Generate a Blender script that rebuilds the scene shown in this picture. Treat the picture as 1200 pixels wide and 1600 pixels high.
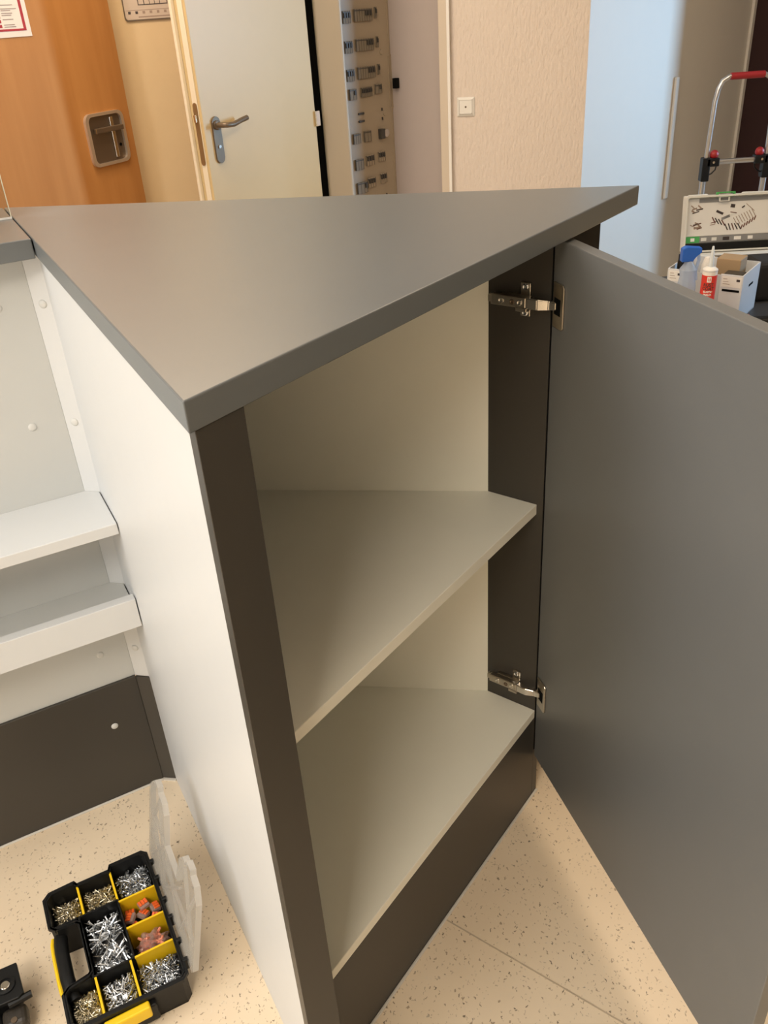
import bpy, bmesh, math, random
from mathutils import Vector, Matrix
random.seed(7)
R = math.radians
scene = bpy.context.scene
COL = scene.collection
for o in list(bpy.data.objects):
    bpy.data.objects.remove(o)

# ------------------------------------------------------------------ camera
cam_data = bpy.data.cameras.new('camera')
cam = bpy.data.objects.new('camera', cam_data)
COL.objects.link(cam)
PITCH, ROLL = R(30.5036), R(-4.0111)
fw = Vector((0, math.cos(PITCH), -math.sin(PITCH)))
r0 = Vector((1, 0, 0)); u0 = r0.cross(fw)
rt = r0 * math.cos(ROLL) + u0 * math.sin(ROLL)
up = -r0 * math.sin(ROLL) + u0 * math.cos(ROLL)
M = Matrix((rt, up, -fw)).transposed().to_4x4()
M.translation = Vector((0, 0, 1.40308))
cam.matrix_world = M
cam_data.sensor_width = 36.0
cam_data.sensor_fit = 'AUTO'
cam_data.lens = 1329.44 / 1600.0 * 36.0
cam_data.clip_start = 0.02
scene.camera = cam

# ------------------------------------------------------------------ world, lights, exposure
scene.view_settings.view_transform = 'Standard'
scene.view_settings.look = 'None'
scene.view_settings.gamma = 1.0
scene.view_settings.use_curve_mapping = False
scene.view_settings.exposure = 0.0
world = bpy.data.worlds.new('world')
scene.world = world
world.use_nodes = True
wb = world.node_tree.nodes['Background']
wb.inputs[0].default_value = (0.62, 0.78, 1.0, 1)
wb.inputs[1].default_value = 0.6

def area(name, loc, target, sx, sy, power, color, spread=180):
    d = bpy.data.lights.new(name, 'AREA')
    d.shape = 'RECTANGLE'; d.size = sx; d.size_y = sy
    d.energy = power; d.color = color; d.spread = R(spread)
    o = bpy.data.objects.new(name, d); COL.objects.link(o)
    v = Vector(target) - Vector(loc)
    o.rotation_euler = v.to_track_quat('-Z', 'Y').to_euler()
    o.location = loc
    return o
WARM = (1.0, 0.80, 0.58)
area('ceiling_lamp_far', (-0.8, 3.0, 2.66), (-0.8, 3.0, 0), 1.2, 0.6, 42, WARM)
area('ceiling_lamp_near', (-1.8, 0.2, 2.66), (-1.8, 0.2, 0), 2.2, 3.2, 64, (1.0, 0.97, 0.92))
area('rear_fill', (-0.8, -1.3, 2.66), (-0.8, -1.3, 0), 1.0, 1.0, 56, (1.0, 0.90, 0.76))  # unseen fill light added to brighten the cabinet interior and floor
area('ceiling_lamp_right', (1.2, 2.2, 2.66), (1.2, 2.2, 0), 1.0, 0.6, 22, WARM)
area('window_daylight_left', (-3.12, -0.8, 1.5), (0, 0.5, 0.7), 1.9, 1.6, 56, (0.78, 0.89, 1.0))
area('window_daylight_right', (5.05, 3.6, 1.55), (1.2, 4.3, 1.0), 0.42, 1.5, 28, (0.40, 0.68, 1.0), 66)

# ------------------------------------------------------------------ materials
MATS = {}
def mat(name, color, rough=0.5, metal=0.0, spec=0.5, noise=0.0, nscale=20.0, bump=0.0, bscale=200.0, stretch=(1, 1, 1), coat=0.0):
    if name in MATS: return MATS[name]
    m = bpy.data.materials.new(name); m.use_nodes = True
    nt = m.node_tree; b = nt.nodes['Principled BSDF']
    b.inputs['Base Color'].default_value = (*color, 1)
    b.inputs['Roughness'].default_value = rough
    b.inputs['Metallic'].default_value = metal
    b.inputs['Specular IOR Level'].default_value = spec
    b.inputs['Coat Weight'].default_value = coat
    tc = nt.nodes.new('ShaderNodeTexCoord')
    mp = nt.nodes.new('ShaderNodeMapping'); mp.inputs['Scale'].default_value = stretch
    nt.links.new(tc.outputs['Object'], mp.inputs['Vector'])
    nz = nt.nodes.new('ShaderNodeTexNoise'); nz.inputs['Scale'].default_value = nscale
    nz.inputs['Detail'].default_value = 4
    nt.links.new(mp.outputs['Vector'], nz.inputs['Vector'])
    mx = nt.nodes.new('ShaderNodeMix'); mx.data_type = 'RGBA'
    a = tuple(max(0, c * (1 - noise)) for c in color); c2 = tuple(min(1, c * (1 + noise)) for c in color)
    mx.inputs[6].default_value = (*a, 1); mx.inputs[7].default_value = (*c2, 1)
    nt.links.new(nz.outputs['Fac'], mx.inputs[0])
    nt.links.new(mx.outputs[2], b.inputs['Base Color'])
    if bump:
        n2 = nt.nodes.new('ShaderNodeTexNoise'); n2.inputs['Scale'].default_value = bscale
        n2.inputs['Detail'].default_value = 3
        nt.links.new(mp.outputs['Vector'], n2.inputs['Vector'])
        bp = nt.nodes.new('ShaderNodeBump'); bp.inputs['Strength'].default_value = bump
        bp.inputs['Distance'].default_value = 0.002
        nt.links.new(n2.outputs['Fac'], bp.inputs['Height'])
        nt.links.new(bp.outputs['Normal'], b.inputs['Normal'])
    MATS[name] = m
    return m

GREY = mat('grey_laminate_shaded', (0.051, 0.045, 0.037), 0.42, spec=0.4, noise=0.03, bump=0.04, bscale=900)  # same laminate as the door leaf, darkened for shade on the carcass
DOORM = mat('grey_laminate_lit', (0.145, 0.147, 0.146), 0.34, noise=0.03, bump=0.04, bscale=900)  # carcass laminate lightened to carry the light falling on the leaf
TOP = mat('grey_worktop_laminate', (0.140, 0.151, 0.157), 0.31, noise=0.03, bump=0.04, bscale=900)
WHITE = mat('white_laminate', (0.62, 0.63, 0.635), 0.42, noise=0.012, bump=0.03, bscale=700)
CREAM = mat('cream_cabinet_lining', (0.89, 0.87, 0.77), 0.5, noise=0.015, bump=0.03, bscale=700)
PALE = mat('pale_grey_laminate', (0.54, 0.55, 0.54), 0.42, noise=0.015)
CAP = mat('white_cover_cap', (0.60, 0.60, 0.58), 0.35)
SEAL = mat('white_sealant', (0.62, 0.58, 0.52), 0.4)
NICKEL = mat('nickel', (0.52, 0.47, 0.40), 0.28, 1.0)
STEEL = mat('zinc_steel', (0.62, 0.64, 0.66), 0.26, 1.0, noise=0.1)
BRASSY = mat('yellow_zinc', (0.62, 0.56, 0.42), 0.28, 1.0, noise=0.1)
DARKMETAL = mat('dark_brushed_metal', (0.15, 0.11, 0.075), 0.42, 0.55)
CHROME = mat('satin_chrome', (0.72, 0.68, 0.62), 0.2, 1.0)
BLACK = mat('black_plastic', (0.007, 0.007, 0.007), 0.42, spec=0.3, noise=0.1)
VOID = mat('matt_black', (0.004, 0.004, 0.004), 0.9, spec=0.1)
YELLOW = mat('yellow_plastic', (0.80, 0.52, 0.01), 0.38)
ORANGE = mat('orange_plastic', (0.75, 0.12, 0.02), 0.35)
RED = mat('red_plastic', (0.30, 0.009, 0.011), 0.45)
BLUE = mat('blue_plastic', (0.015, 0.12, 0.55), 0.4)
CREAMDOOR = mat('cream_painted_steel', (0.545, 0.41, 0.215), 0.38, noise=0.02)
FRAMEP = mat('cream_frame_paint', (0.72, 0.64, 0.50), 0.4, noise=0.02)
BEIGE = mat('beige_wall_paint', (0.60, 0.45, 0.26), 0.7, noise=0.03, bump=0.15, bscale=300)
TEXWALL = mat('woodchip_wall', (0.69, 0.61, 0.55), 0.7, noise=0.02, nscale=6, bump=1.0, bscale=85, stretch=(1, 1, 0.4))
MATS['woodchip_wall'].node_tree.nodes['Bump'].inputs['Distance'].default_value = 0.006
WALLW = mat('white_wall_paint', (0.60, 0.56, 0.50), 0.6, noise=0.015)
PLAIN = mat('plain_room_wall', (0.62, 0.56, 0.46), 0.8, noise=0.02)
CEIL = mat('ceiling_paint', (0.75, 0.72, 0.66), 0.9, noise=0.01)
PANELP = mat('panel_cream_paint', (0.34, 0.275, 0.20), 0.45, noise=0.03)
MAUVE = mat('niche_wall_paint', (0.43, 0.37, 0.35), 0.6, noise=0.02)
DKRED = mat('dark_red_paint', (0.022, 0.003, 0.004), 0.6)
PAPER = mat('paper', (0.74, 0.66, 0.56), 0.6)
REDINK = mat('red_ink', (0.36, 0.02, 0.02), 0.6)
GREYINK = mat('grey_ink', (0.30, 0.22, 0.17), 0.6)
DARKINK = mat('dark_ink', (0.04, 0.03, 0.03), 0.6)
PLANP = mat('plan_sheet', (0.50, 0.41, 0.33), 0.45)
ALU = mat('aluminium_tube', (0.62, 0.63, 0.65), 0.3, 1.0)
CRATE = mat('light_grey_plastic', (0.62, 0.64, 0.67), 0.5, noise=0.02)
LIDGREY = mat('pale_box_plastic', (0.66, 0.66, 0.62), 0.45)
MIDGREY = mat('mid_grey_print', (0.22, 0.22, 0.22), 0.5)
GREEN = mat('green_plastic', (0.07, 0.36, 0.10), 0.45)
WHITEP = mat('white_plastic', (0.78, 0.77, 0.74), 0.35)
TUBERED = mat('red_label', (0.62, 0.03, 0.02), 0.4)
CARD = mat('brown_card', (0.36, 0.25, 0.14), 0.7)
INNERBOX = mat('cardboard_grey', (0.30, 0.27, 0.22), 0.7)

def wood_material():
    m = bpy.data.materials.new('beech_veneer'); m.use_nodes = True
    nt = m.node_tree; b = nt.nodes['Principled BSDF']; b.inputs['Roughness'].default_value = 0.6; b.inputs['Specular IOR Level'].default_value = 0.25
    tc = nt.nodes.new('ShaderNodeTexCoord'); mp = nt.nodes.new('ShaderNodeMapping')
    mp.inputs['Scale'].default_value = (9, 9, 0.9)
    nz = nt.nodes.new('ShaderNodeTexNoise'); nz.inputs['Scale'].default_value = 1.6; nz.inputs['Detail'].default_value = 6
    rp = nt.nodes.new('ShaderNodeValToRGB')
    rp.color_ramp.elements[0].position = 0.3; rp.color_ramp.elements[0].color = (0.40, 0.175, 0.05, 1)
    rp.color_ramp.elements[1].position = 0.7; rp.color_ramp.elements[1].color = (0.47, 0.22, 0.068, 1)
    nt.links.new(tc.outputs['Object'], mp.inputs[0]); nt.links.new(mp.outputs[0], nz.inputs['Vector'])
    nt.links.new(nz.outputs['Fac'], rp.inputs[0]); nt.links.new(rp.outputs[0], b.inputs['Base Color'])
    return m
WOOD = wood_material()

def floor_material():
    m = bpy.data.materials.new('speckled_linoleum'); m.use_nodes = True
    nt = m.node_tree; b = nt.nodes['Principled BSDF']; b.inputs['Roughness'].default_value = 0.36
    tc = nt.nodes.new('ShaderNodeTexCoord')
    base = nt.nodes.new('ShaderNodeTexNoise'); base.inputs['Scale'].default_value = 3.5; base.inputs['Detail'].default_value = 5
    nt.links.new(tc.outputs['Object'], base.inputs['Vector'])
    rp = nt.nodes.new('ShaderNodeValToRGB')
    rp.color_ramp.elements[0].position = 0.35; rp.color_ramp.elements[0].color = (0.72, 0.58, 0.415, 1)
    rp.color_ramp.elements[1].position = 0.65; rp.color_ramp.elements[1].color = (0.80, 0.66, 0.485, 1)
    nt.links.new(base.outputs['Fac'], rp.inputs[0])
    cur = rp.outputs[0]
    warp = nt.nodes.new('ShaderNodeTexNoise'); warp.inputs['Scale'].default_value = 160
    nt.links.new(tc.outputs['Object'], warp.inputs['Vector'])
    wm = nt.nodes.new('ShaderNodeMix'); wm.data_type = 'VECTOR'; wm.inputs[0].default_value = 0.012
    nt.links.new(tc.outputs['Object'], wm.inputs[4]); nt.links.new(warp.outputs['Color'], wm.inputs[5])
    for scale, thr, pick, col, fac in ((140, 0.17, 0.84, (0.24, 0.165, 0.10), 0.7), (230, 0.20, 0.80, (0.32, 0.225, 0.14), 0.5),
                                       (100, 0.13, 0.90, (0.13, 0.095, 0.06), 0.85), (170, 0.25, 0.8, (0.74, 0.62, 0.47), 0.5)):
        mp = nt.nodes.new('ShaderNodeMapping'); mp.inputs['Rotation'].default_value = (0, 0, scale * 0.7)
        mp.inputs['Scale'].default_value = (1.0, 0.62, 1.0); mp.inputs['Location'].default_value = (scale, 0, 0)
        nt.links.new(wm.outputs[1], mp.inputs[0])
        vo = nt.nodes.new('ShaderNodeTexVoronoi'); vo.inputs['Scale'].default_value = scale; vo.voronoi_dimensions = '2D'
        nt.links.new(mp.outputs[0], vo.inputs['Vector'])
        lt = nt.nodes.new('ShaderNodeMath'); lt.operation = 'LESS_THAN'; lt.inputs[1].default_value = thr
        nt.links.new(vo.outputs['Distance'], lt.inputs[0])
        sp = nt.nodes.new('ShaderNodeSeparateColor'); nt.links.new(vo.outputs['Color'], sp.inputs[0])
        gt = nt.nodes.new('ShaderNodeMath'); gt.operation = 'GREATER_THAN'; gt.inputs[1].default_value = pick
        nt.links.new(sp.outputs[0], gt.inputs[0])
        mu = nt.nodes.new('ShaderNodeMath'); mu.operation = 'MULTIPLY'
        nt.links.new(lt.outputs[0], mu.inputs[0]); nt.links.new(gt.outputs[0], mu.inputs[1])
        m2 = nt.nodes.new('ShaderNodeMath'); m2.operation = 'MULTIPLY'; m2.inputs[1].default_value = fac
        nt.links.new(mu.outputs[0], m2.inputs[0])
        mx = nt.nodes.new('ShaderNodeMix'); mx.data_type = 'RGBA'
        nt.links.new(m2.outputs[0], mx.inputs[0]); nt.links.new(cur, mx.inputs[6]); mx.inputs[7].default_value = (*col, 1)
        cur = mx.outputs[2]
    nt.links.new(cur, b.inputs['Base Color'])
    return m
FLOOR = floor_material()

def translucent_material(name, color, clear, rough=0.3):
    m = bpy.data.materials.new(name); m.use_nodes = True
    nt = m.node_tree; b = nt.nodes['Principled BSDF']; out = nt.nodes['Material Output']
    b.inputs['Base Color'].default_value = (*color, 1); b.inputs['Roughness'].default_value = rough
    tl = nt.nodes.new('ShaderNodeBsdfTranslucent'); tl.inputs[0].default_value = (*color, 1)
    tr = nt.nodes.new('ShaderNodeBsdfTransparent')
    tr.inputs[0].default_value = (*[0.5 + 0.5 * c for c in color], 1)
    a = nt.nodes.new('ShaderNodeMixShader'); a.inputs[0].default_value = 0.45
    nt.links.new(b.outputs[0], a.inputs[1]); nt.links.new(tl.outputs[0], a.inputs[2])
    c = nt.nodes.new('ShaderNodeMixShader'); c.inputs[0].default_value = clear
    nt.links.new(a.outputs[0], c.inputs[1]); nt.links.new(tr.outputs[0], c.inputs[2])
    nt.links.new(c.outputs[0], out.inputs[0])
    return m
FROSTED = translucent_material('frosted_polypropylene', (0.80, 0.78, 0.74), 0.76)
FROSTRIB = translucent_material('frosted_rib', (0.82, 0.80, 0.77), 0.5)
CLEARBAG = translucent_material('clear_film', (0.75, 0.55, 0.48), 0.6, 0.15)
CLEARPL = translucent_material('clear_plastic', (0.72, 0.55, 0.50), 0.45, 0.15)
BOTTLE = translucent_material('clear_bottle_plastic', (0.62, 0.70, 0.80), 0.45, 0.15)

def glass_material():
    m = bpy.data.materials.new('clear_glass'); m.use_nodes = True
    nt = m.node_tree; out = nt.nodes['Material Output']; nt.nodes.remove(nt.nodes['Principled BSDF'])
    tr = nt.nodes.new('ShaderNodeBsdfTransparent'); tr.inputs[0].default_value = (0.96, 0.97, 0.95, 1)
    gl = nt.nodes.new('ShaderNodeBsdfGlossy'); gl.inputs['Roughness'].default_value = 0.02
    fr = nt.nodes.new('ShaderNodeFresnel'); fr.inputs[0].default_value = 1.45
    mx = nt.nodes.new('ShaderNodeMixShader')
    nt.links.new(fr.outputs[0], mx.inputs[0]); nt.links.new(tr.outputs[0], mx.inputs[1]); nt.links.new(gl.outputs[0], mx.inputs[2])
    nt.links.new(mx.outputs[0], out.inputs[0])
    return m
GLASS = glass_material()
GLASSEDGE = mat('polished_glass_edge', (0.78, 0.74, 0.58), 0.3)

# ------------------------------------------------------------------ mesh helpers (world coordinates)
def nbm(): return bmesh.new()

def frame(x, y, deg, z=0.0):
    return Matrix.Translation((x, y, z)) @ Matrix.Rotation(R(deg), 4, 'Z')

def box(bm, x0, x1, y0, y1, z0, z1, F=None, bev=0.0, seg=2):
    vs = [bm.verts.new((x, y, z)) for x in (x0, x1) for y in (y0, y1) for z in (z0, z1)]
    f = [(0, 1, 3, 2), (4, 6, 7, 5), (0, 4, 5, 1), (2, 3, 7, 6), (0, 2, 6, 4), (1, 5, 7, 3)]
    fs = [bm.faces.new([vs[i] for i in q]) for q in f]
    allv = vs
    if bev:
        es = list({e for q in fs for e in q.edges})
        r = bmesh.ops.bevel(bm, geom=es, offset=bev, segments=seg, affect='EDGES', profile=0.5)
        allv = list({v for q in r['faces'] for v in q.verts} | {v for v in vs if v.is_valid})
        # collect connected geometry
        stack = list(allv); seen = set(stack)
        while stack:
            v = stack.pop()
            for e in v.link_edges:
                w = e.other_vert(v)
                if w not in seen: seen.add(w); stack.append(w)
        allv = list(seen)
    if F is not None:
        for v in allv: v.co = F @ v.co
    return bm

def prism(bm, poly, z0, z1, F=None, bev=0.0, seg=2):
    n = len(poly)
    area2 = sum(poly[i][0] * poly[(i + 1) % n][1] - poly[(i + 1) % n][0] * poly[i][1] for i in range(n))
    if area2 < 0: poly = poly[::-1]
    lo = [bm.verts.new((p[0], p[1], z0)) for p in poly]
    hi = [bm.verts.new((p[0], p[1], z1)) for p in poly]
    fs = [bm.faces.new(lo[::-1]), bm.faces.new(hi)]
    for i in range(n):
        j = (i + 1) % n
        fs.append(bm.faces.new((lo[i], lo[j], hi[j], hi[i])))
    vs = lo + hi
    if bev:
        es = list({e for q in fs for e in q.edges})
        bmesh.ops.bevel(bm, geom=es, offset=bev, segments=seg, affect='EDGES', profile=0.5)
        if F is not None:
            for v in bm.verts: v.co = F @ v.co
        return bm
    if F is not None:
        for v in vs: v.co = F @ v.co
    return bm

def tube(bm, pts, rad, n=10, closed_ends=True, radii=None):
    pts = [Vector(p) for p in pts]
    rings = []
    prev = None
    for i, p in enumerate(pts):
        if i == 0: t = pts[1] - p
        elif i == len(pts) - 1: t = p - pts[i - 1]
        else: t = (pts[i + 1] - p).normalized() + (p - pts[i - 1]).normalized()
        t.normalize()
        if prev is None:
            a = Vector((0, 0, 1)) if abs(t.z) < 0.9 else Vector((1, 0, 0))
            u = t.cross(a).normalized()
        else:
            u = (prev - t * prev.dot(t)).normalized()
        prev = u
        w = t.cross(u)
        r = radii[i] if radii else rad
        rings.append([bm.verts.new(p + (u * math.cos(2 * math.pi * k / n) + w * math.sin(2 * math.pi * k / n)) * r) for k in range(n)])
    for a, b in zip(rings[:-1], rings[1:]):
        for k in range(n):
            bm.faces.new((a[k], a[(k + 1) % n], b[(k + 1) % n], b[k]))
    if closed_ends:
        bm.faces.new(rings[0][::-1]); bm.faces.new(rings[-1])
    return bm

def lathe(bm, prof, F, n=20):
    """prof: list of (radius, height) along local z"""
    rings = []
    for r, h in prof:
        if r < 1e-6: rings.append([bm.verts.new(F @ Vector((0, 0, h)))])
        else: rings.append([bm.verts.new(F @ Vector((r * math.cos(2 * math.pi * k / n), r * math.sin(2 * math.pi * k / n), h))) for k in range(n)])
    for a, b in zip(rings[:-1], rings[1:]):
        for k in range(n):
            k2 = (k + 1) % n
            if len(a) == 1 and len(b) == 1: continue
            if len(a) == 1: bm.faces.new((a[0], b[k2], b[k]))
            elif len(b) == 1: bm.faces.new((a[k], a[k2], b[0]))
            else: bm.faces.new((a[k], a[k2], b[k2], b[k]))
    if len(rings[0]) > 1: bm.faces.new(rings[0][::-1])
    if len(rings[-1]) > 1: bm.faces.new(rings[-1])
    return bm

def wmat(o):
    return (wmat(o.parent) @ o.matrix_basis) if o.parent else o.matrix_basis.copy()

def obj(name, bm, material, parent=None, smooth=False, label=None, kind=None):
    bmesh.ops.recalc_face_normals(bm, faces=bm.faces[:])
    me = bpy.data.meshes.new(name)
    if parent is None:
        c = Vector((0, 0, 0))
        if len(bm.verts):
            xs = [v.co.x for v in bm.verts]; ys = [v.co.y for v in bm.verts]; zs = [v.co.z for v in bm.verts]
            c = Vector(((min(xs) + max(xs)) / 2, (min(ys) + max(ys)) / 2, min(zs)))
        bmesh.ops.translate(bm, verts=bm.verts[:], vec=-c)
    else:
        bmesh.ops.transform(bm, matrix=wmat(parent).inverted(), verts=bm.verts[:])
    bm.to_mesh(me); bm.free()
    me.materials.append(material)
    if smooth:
        for p in me.polygons: p.use_smooth = True
        try: me.set_sharp_from_angle(angle=R(38))
        except Exception: pass
    o = bpy.data.objects.new(name, me); COL.objects.link(o)
    if parent is None: o.location = c
    else: o.parent = parent
    if label: o['label'] = label
    if kind: o['kind'] = kind
    return o

def thing(name, loc, label, cat, deg=0.0, group=None):
    o = bpy.data.objects.new(name, None); COL.objects.link(o)
    o.empty_display_size = 0.05
    o.location = loc; o.rotation_euler = (0, 0, R(deg))
    o['label'] = label; o['category'] = cat
    if group: o['group'] = group
    return o

def tag(o, label, cat, group=None):
    o['label'] = label; o['category'] = cat
    if group: o['group'] = group
    return o

def struct(name, bm, material, label=None):
    o = obj(name, bm, material); o['kind'] = 'structure'
    if label: o['label'] = label
    return o

def d2(deg): return Vector((math.cos(R(deg)), math.sin(R(deg))))
def isect(p, d, q, e):
    cr = d.x * e.y - d.y * e.x
    t = ((q.x - p.x) * e.y - (q.y - p.y) * e.x) / cr
    return p + d * t

# ------------------------------------------------------------------ the room
b = nbm(); box(b, -3.3, 5.2, -2.7, 7.3, -0.05, 0.0); FL = struct('floor', b, FLOOR)
b = nbm(); box(b, -3.3, 5.2, -2.7, 7.3, 2.7, 2.75); struct('ceiling', b, CEIL)
b = nbm(); box(b, -3.3, 5.0, -2.7, -2.6, 0, 2.7); struct('wall_rear', b, PLAIN)
b = nbm(); box(b, -3.3, -3.2, -2.6, 6.0, 0, 2.7); struct('wall_left', b, PLAIN)
b = nbm()
box(b, 4.9, 4.98, -2.6, 3.25, 0, 2.7); box(b, 4.9, 4.98, 3.95, 7.2, 0, 2.7)
box(b, 4.9, 4.98, 3.25, 3.95, 0, 0.75); box(b, 4.9, 4.98, 3.25, 3.95, 2.35, 2.7)
struct('wall_right', b, PLAIN)
# beige wall behind the doors
F0 = frame(-0.887, 3.95, 10)
b = nbm(); box(b, -2.4, 0.665, 0, 0.10, 0, 2.7, F0); struct('wall_back', b, BEIGE)
# woodchip wall
F1 = frame(0.438, 4.317, -14)
b = nbm(); box(b, 0, 0.606, 0, 0.10, 0, 2.7, F1); struct('wall_center', b, TEXWALL)
# white wall at right
F2 = frame(1.025, 4.171, 35)
b = nbm(); box(b, 0.0, 4.75, 0.0, 0.1, 0, 2.7, F2); struct('wall_far_right', b, WALLW)
# niche reveal
b = nbm(); prism(b, [(0.402, 4.330), (0.18, 4.53), (0.24, 4.60), (0.46, 4.40)], 0, 2.7); struct('wall_niche', b, MAUVE)
# white jamb on the woodchip wall's left edge
b = nbm(); box(b, -0.047, 0.0, -0.022, 0.06, 0, 2.2, F1, bev=0.004); t1 = struct('trim_1', b, mat('pale_jamb_paint', (0.60, 0.52, 0.43), 0.5), 'pale painted jamb beside the woodchip wall')
b = nbm(); box(b, -0.010, 0.004, -0.026, -0.018, 0, 2.2, F1, bev=0.002); obj('corner_bead', b, mat('white_bead', (0.80, 0.78, 0.76), 0.5), t1)
# cream frame post left of the electrical niche
b = nbm(); box(b, -0.150, -0.032, 4.11, 4.20, 0, 2.2, None, bev=0.012, seg=3); struct('trim_2', b, mat('shaded_frame_paint', (0.36, 0.30, 0.22), 0.45), 'cream door frame post beside the electrical panel')  # paint darkened to put the shade on this post into its colour
b = nbm(); prism(b, [(-0.25, 4.125), (-0.148, 4.14), (-0.148, 4.18), (-0.25, 4.17)], 0, 2.2); struct('door_gap_shade', b, VOID, 'added black strip for the unlit gap between cream door and its frame')  # black strip added to paint in the dark of the opening
# corner guard strip on the white wall
b = nbm(); box(b, 0.625, 0.655, -0.014, 0.0, 0.48, 1.04, F2, bev=0.006, seg=3); struct('trim_4', b, WALLW, 'narrow vertical guard strip on white wall')
# dark red door leaf standing out from the white wall, with its pale jamb
b = nbm(); box(b, 1.190, 1.214, -0.016, 0.0, 0, 2.1, F2, bev=0.003); struct('trim_5', b, WALLW, 'thin pale jamb beside the dark red door')
b = nbm(); box(b, 0.0, 0.505, 0.0, 0.045, 0.01, 2.08, frame(2.024, 4.862, -79), bev=0.003); struct('door_3', b, DKRED, 'dark red door leaf at the right edge')

# floor seams (welded joints)
def seam(p, q, w=0.0022):
    p, q = Vector(p), Vector(q); d = (q - p).normalized(); n = Vector((-d.y, d.x)) * w
    b = nbm(); prism(b, [p + n, q + n, q - n, p - n], -0.001, 0.0006)
    return obj('floor_seam', b, SEAMM, FL)
SEAMM = mat('weld_seam', (0.50, 0.40, 0.29), 0.4, noise=0.25, nscale=60)

# ------------------------------------------------------------------ corner cabinet
A = Vector((-0.1502, 0.6195)); B = Vector((0.4228, 1.3538))
aF = 52.04; uF = d2(aF); nF = Vector((uF.y, -uF.x))
aL = 116.6; uL = d2(aL); nL = Vector((-math.sin(R(aL)), math.cos(R(aL))))   # nL points to the left (outside)
if nL.x > 0: nL = -nL
aBk = 169.4; uB = d2(aBk)
C = isect(A, uL, B, uB)
ZT, ZB = 1.150, 1.1215
b = nbm(); prism(b, [A, B, C], ZB, ZT, bev=0.0016, seg=2)
tag(obj('countertop', b, TOP), 'grey triangular countertop on top of the corner cabinet', 'countertop')

PW = Vector((-0.2206, 0.7736))                     # on the outer face of the white side panel
CLp = isect(A - nF * 0.0015, uF, PW, uL)           # front left corner of the filler post
CRp = CLp + uF * 0.0567
frontS = A - nF * 0.0325                           # plinth / board front plane
shelfS = A - nF * 0.0435
PF = isect(frontS, uF, Vector((0.2607, 1.1994)), d2(143.0))
vR = d2(142.04)
PB = PF + vR * 0.103
bkd = d2(171.3)                                    # back panel direction
inL = PW - nL * 0.019                              # inner face of white panel
cab = thing('corner_cabinet', (0.0, 1.05, 0), 'open grey corner cabinet with white side and cream shelves', 'cabinet')
# white side panel
T = 0.019
fpB = A - nF * (0.0015 + T)                        # back plane of filler post
s0 = isect(fpB, uF, PW, uL); s1 = isect(PB, bkd, PW, uL); s1 = PW + uL * ((s1 - PW).dot(uL) + 0.10)
b = nbm(); prism(b, [s0, s1, s1 - nL * T, isect(fpB, uF, inL, uL)], 0.0, ZB, bev=0.0006, seg=1)
obj('side_panel', b, WHITE, cab, label='white laminate side panel')
b = nbm(); prism(b, [CLp, CRp, CRp - nF * T, s0], 0.0, ZB, bev=0.0006, seg=1)
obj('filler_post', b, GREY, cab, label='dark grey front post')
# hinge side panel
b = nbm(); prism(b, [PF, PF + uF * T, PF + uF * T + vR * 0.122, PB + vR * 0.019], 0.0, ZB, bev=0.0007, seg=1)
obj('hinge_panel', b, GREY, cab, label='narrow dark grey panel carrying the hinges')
# back panel
bl = isect(PB, bkd, inL, uL)
nb = Vector((-bkd.y, bkd.x));  nb = nb if nb.y > 0 else -nb
b = nbm(); prism(b, [PB, bl, bl + nb * 0.016, PB + nb * 0.016], 0.0, ZB)
obj('back_panel', b, CREAM, cab, label='cream back panel')
def board(S, z0, z1, name, material):
    fr = isect(S, uF, PF, vR); fl = isect(S, uF, inL, uL)
    b = nbm(); prism(b, [fl, fr, PB, bl], z0, z1, bev=0.0007, seg=1)
    return obj(name, b, material, cab)
board(shelfS, 0.6675, 0.6865, 'shelf', CREAM)
board(frontS, 0.2155, 0.2345, 'bottom_board', CREAM)
fl = isect(frontS, uF, inL, uL)
b = nbm(); prism(b, [fl, PF, PF - nF * T, fl - nF * T], 0.0, 0.2155, bev=0.0006, seg=1)
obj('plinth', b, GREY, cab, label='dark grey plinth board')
# sealant bead
q0 = CRp - nF * 0.031; 
b = nbm(); prism(b, [q0, PF + uF * T, PF + uF * T + nF * 0.005, q0 + nF * 0.005], 0.0, 0.004, bev=0.0012, seg=1)
obj('sealant_bead', b, SEAL, cab)
# outer cladding on the visitors' side
e0 = Vector((0.362, 1.3345)); e1 = isect(e0, uB, PW, uL)
nbk = Vector((-uB.y, uB.x)); nbk = nbk if nbk.y > 0 else -nbk
b = nbm(); prism(b, [e0, e1, e1 + nbk * T, e0 + nbk * T], 0.0, ZB, bev=0.0007, seg=1)
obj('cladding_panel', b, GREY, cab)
# door leaf
E1 = PF + nF * 0.0018 + uF * 0.0012; aD = -75.41; uD = d2(aD); nD = Vector((-uD.y, uD.x))
if nD.x < 0: nD = -nD
FD = frame(E1.x, E1.y, aD)                          # local x along the leaf, local y = to the right (outside)
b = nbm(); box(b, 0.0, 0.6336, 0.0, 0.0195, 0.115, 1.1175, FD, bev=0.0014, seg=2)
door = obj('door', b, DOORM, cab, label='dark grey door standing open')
b = nbm(); prism(b, [PF + uF * 0.0006, PF + uF * 0.0150, PF + uF * 0.0150 + nF * 0.0035, PF + uF * 0.0006 + nF * 0.0012], 0.13, ZB)
obj('hinge_gap_shade', b, VOID, cab)  # black strip added to stand for the shade in the hinge gap
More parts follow.
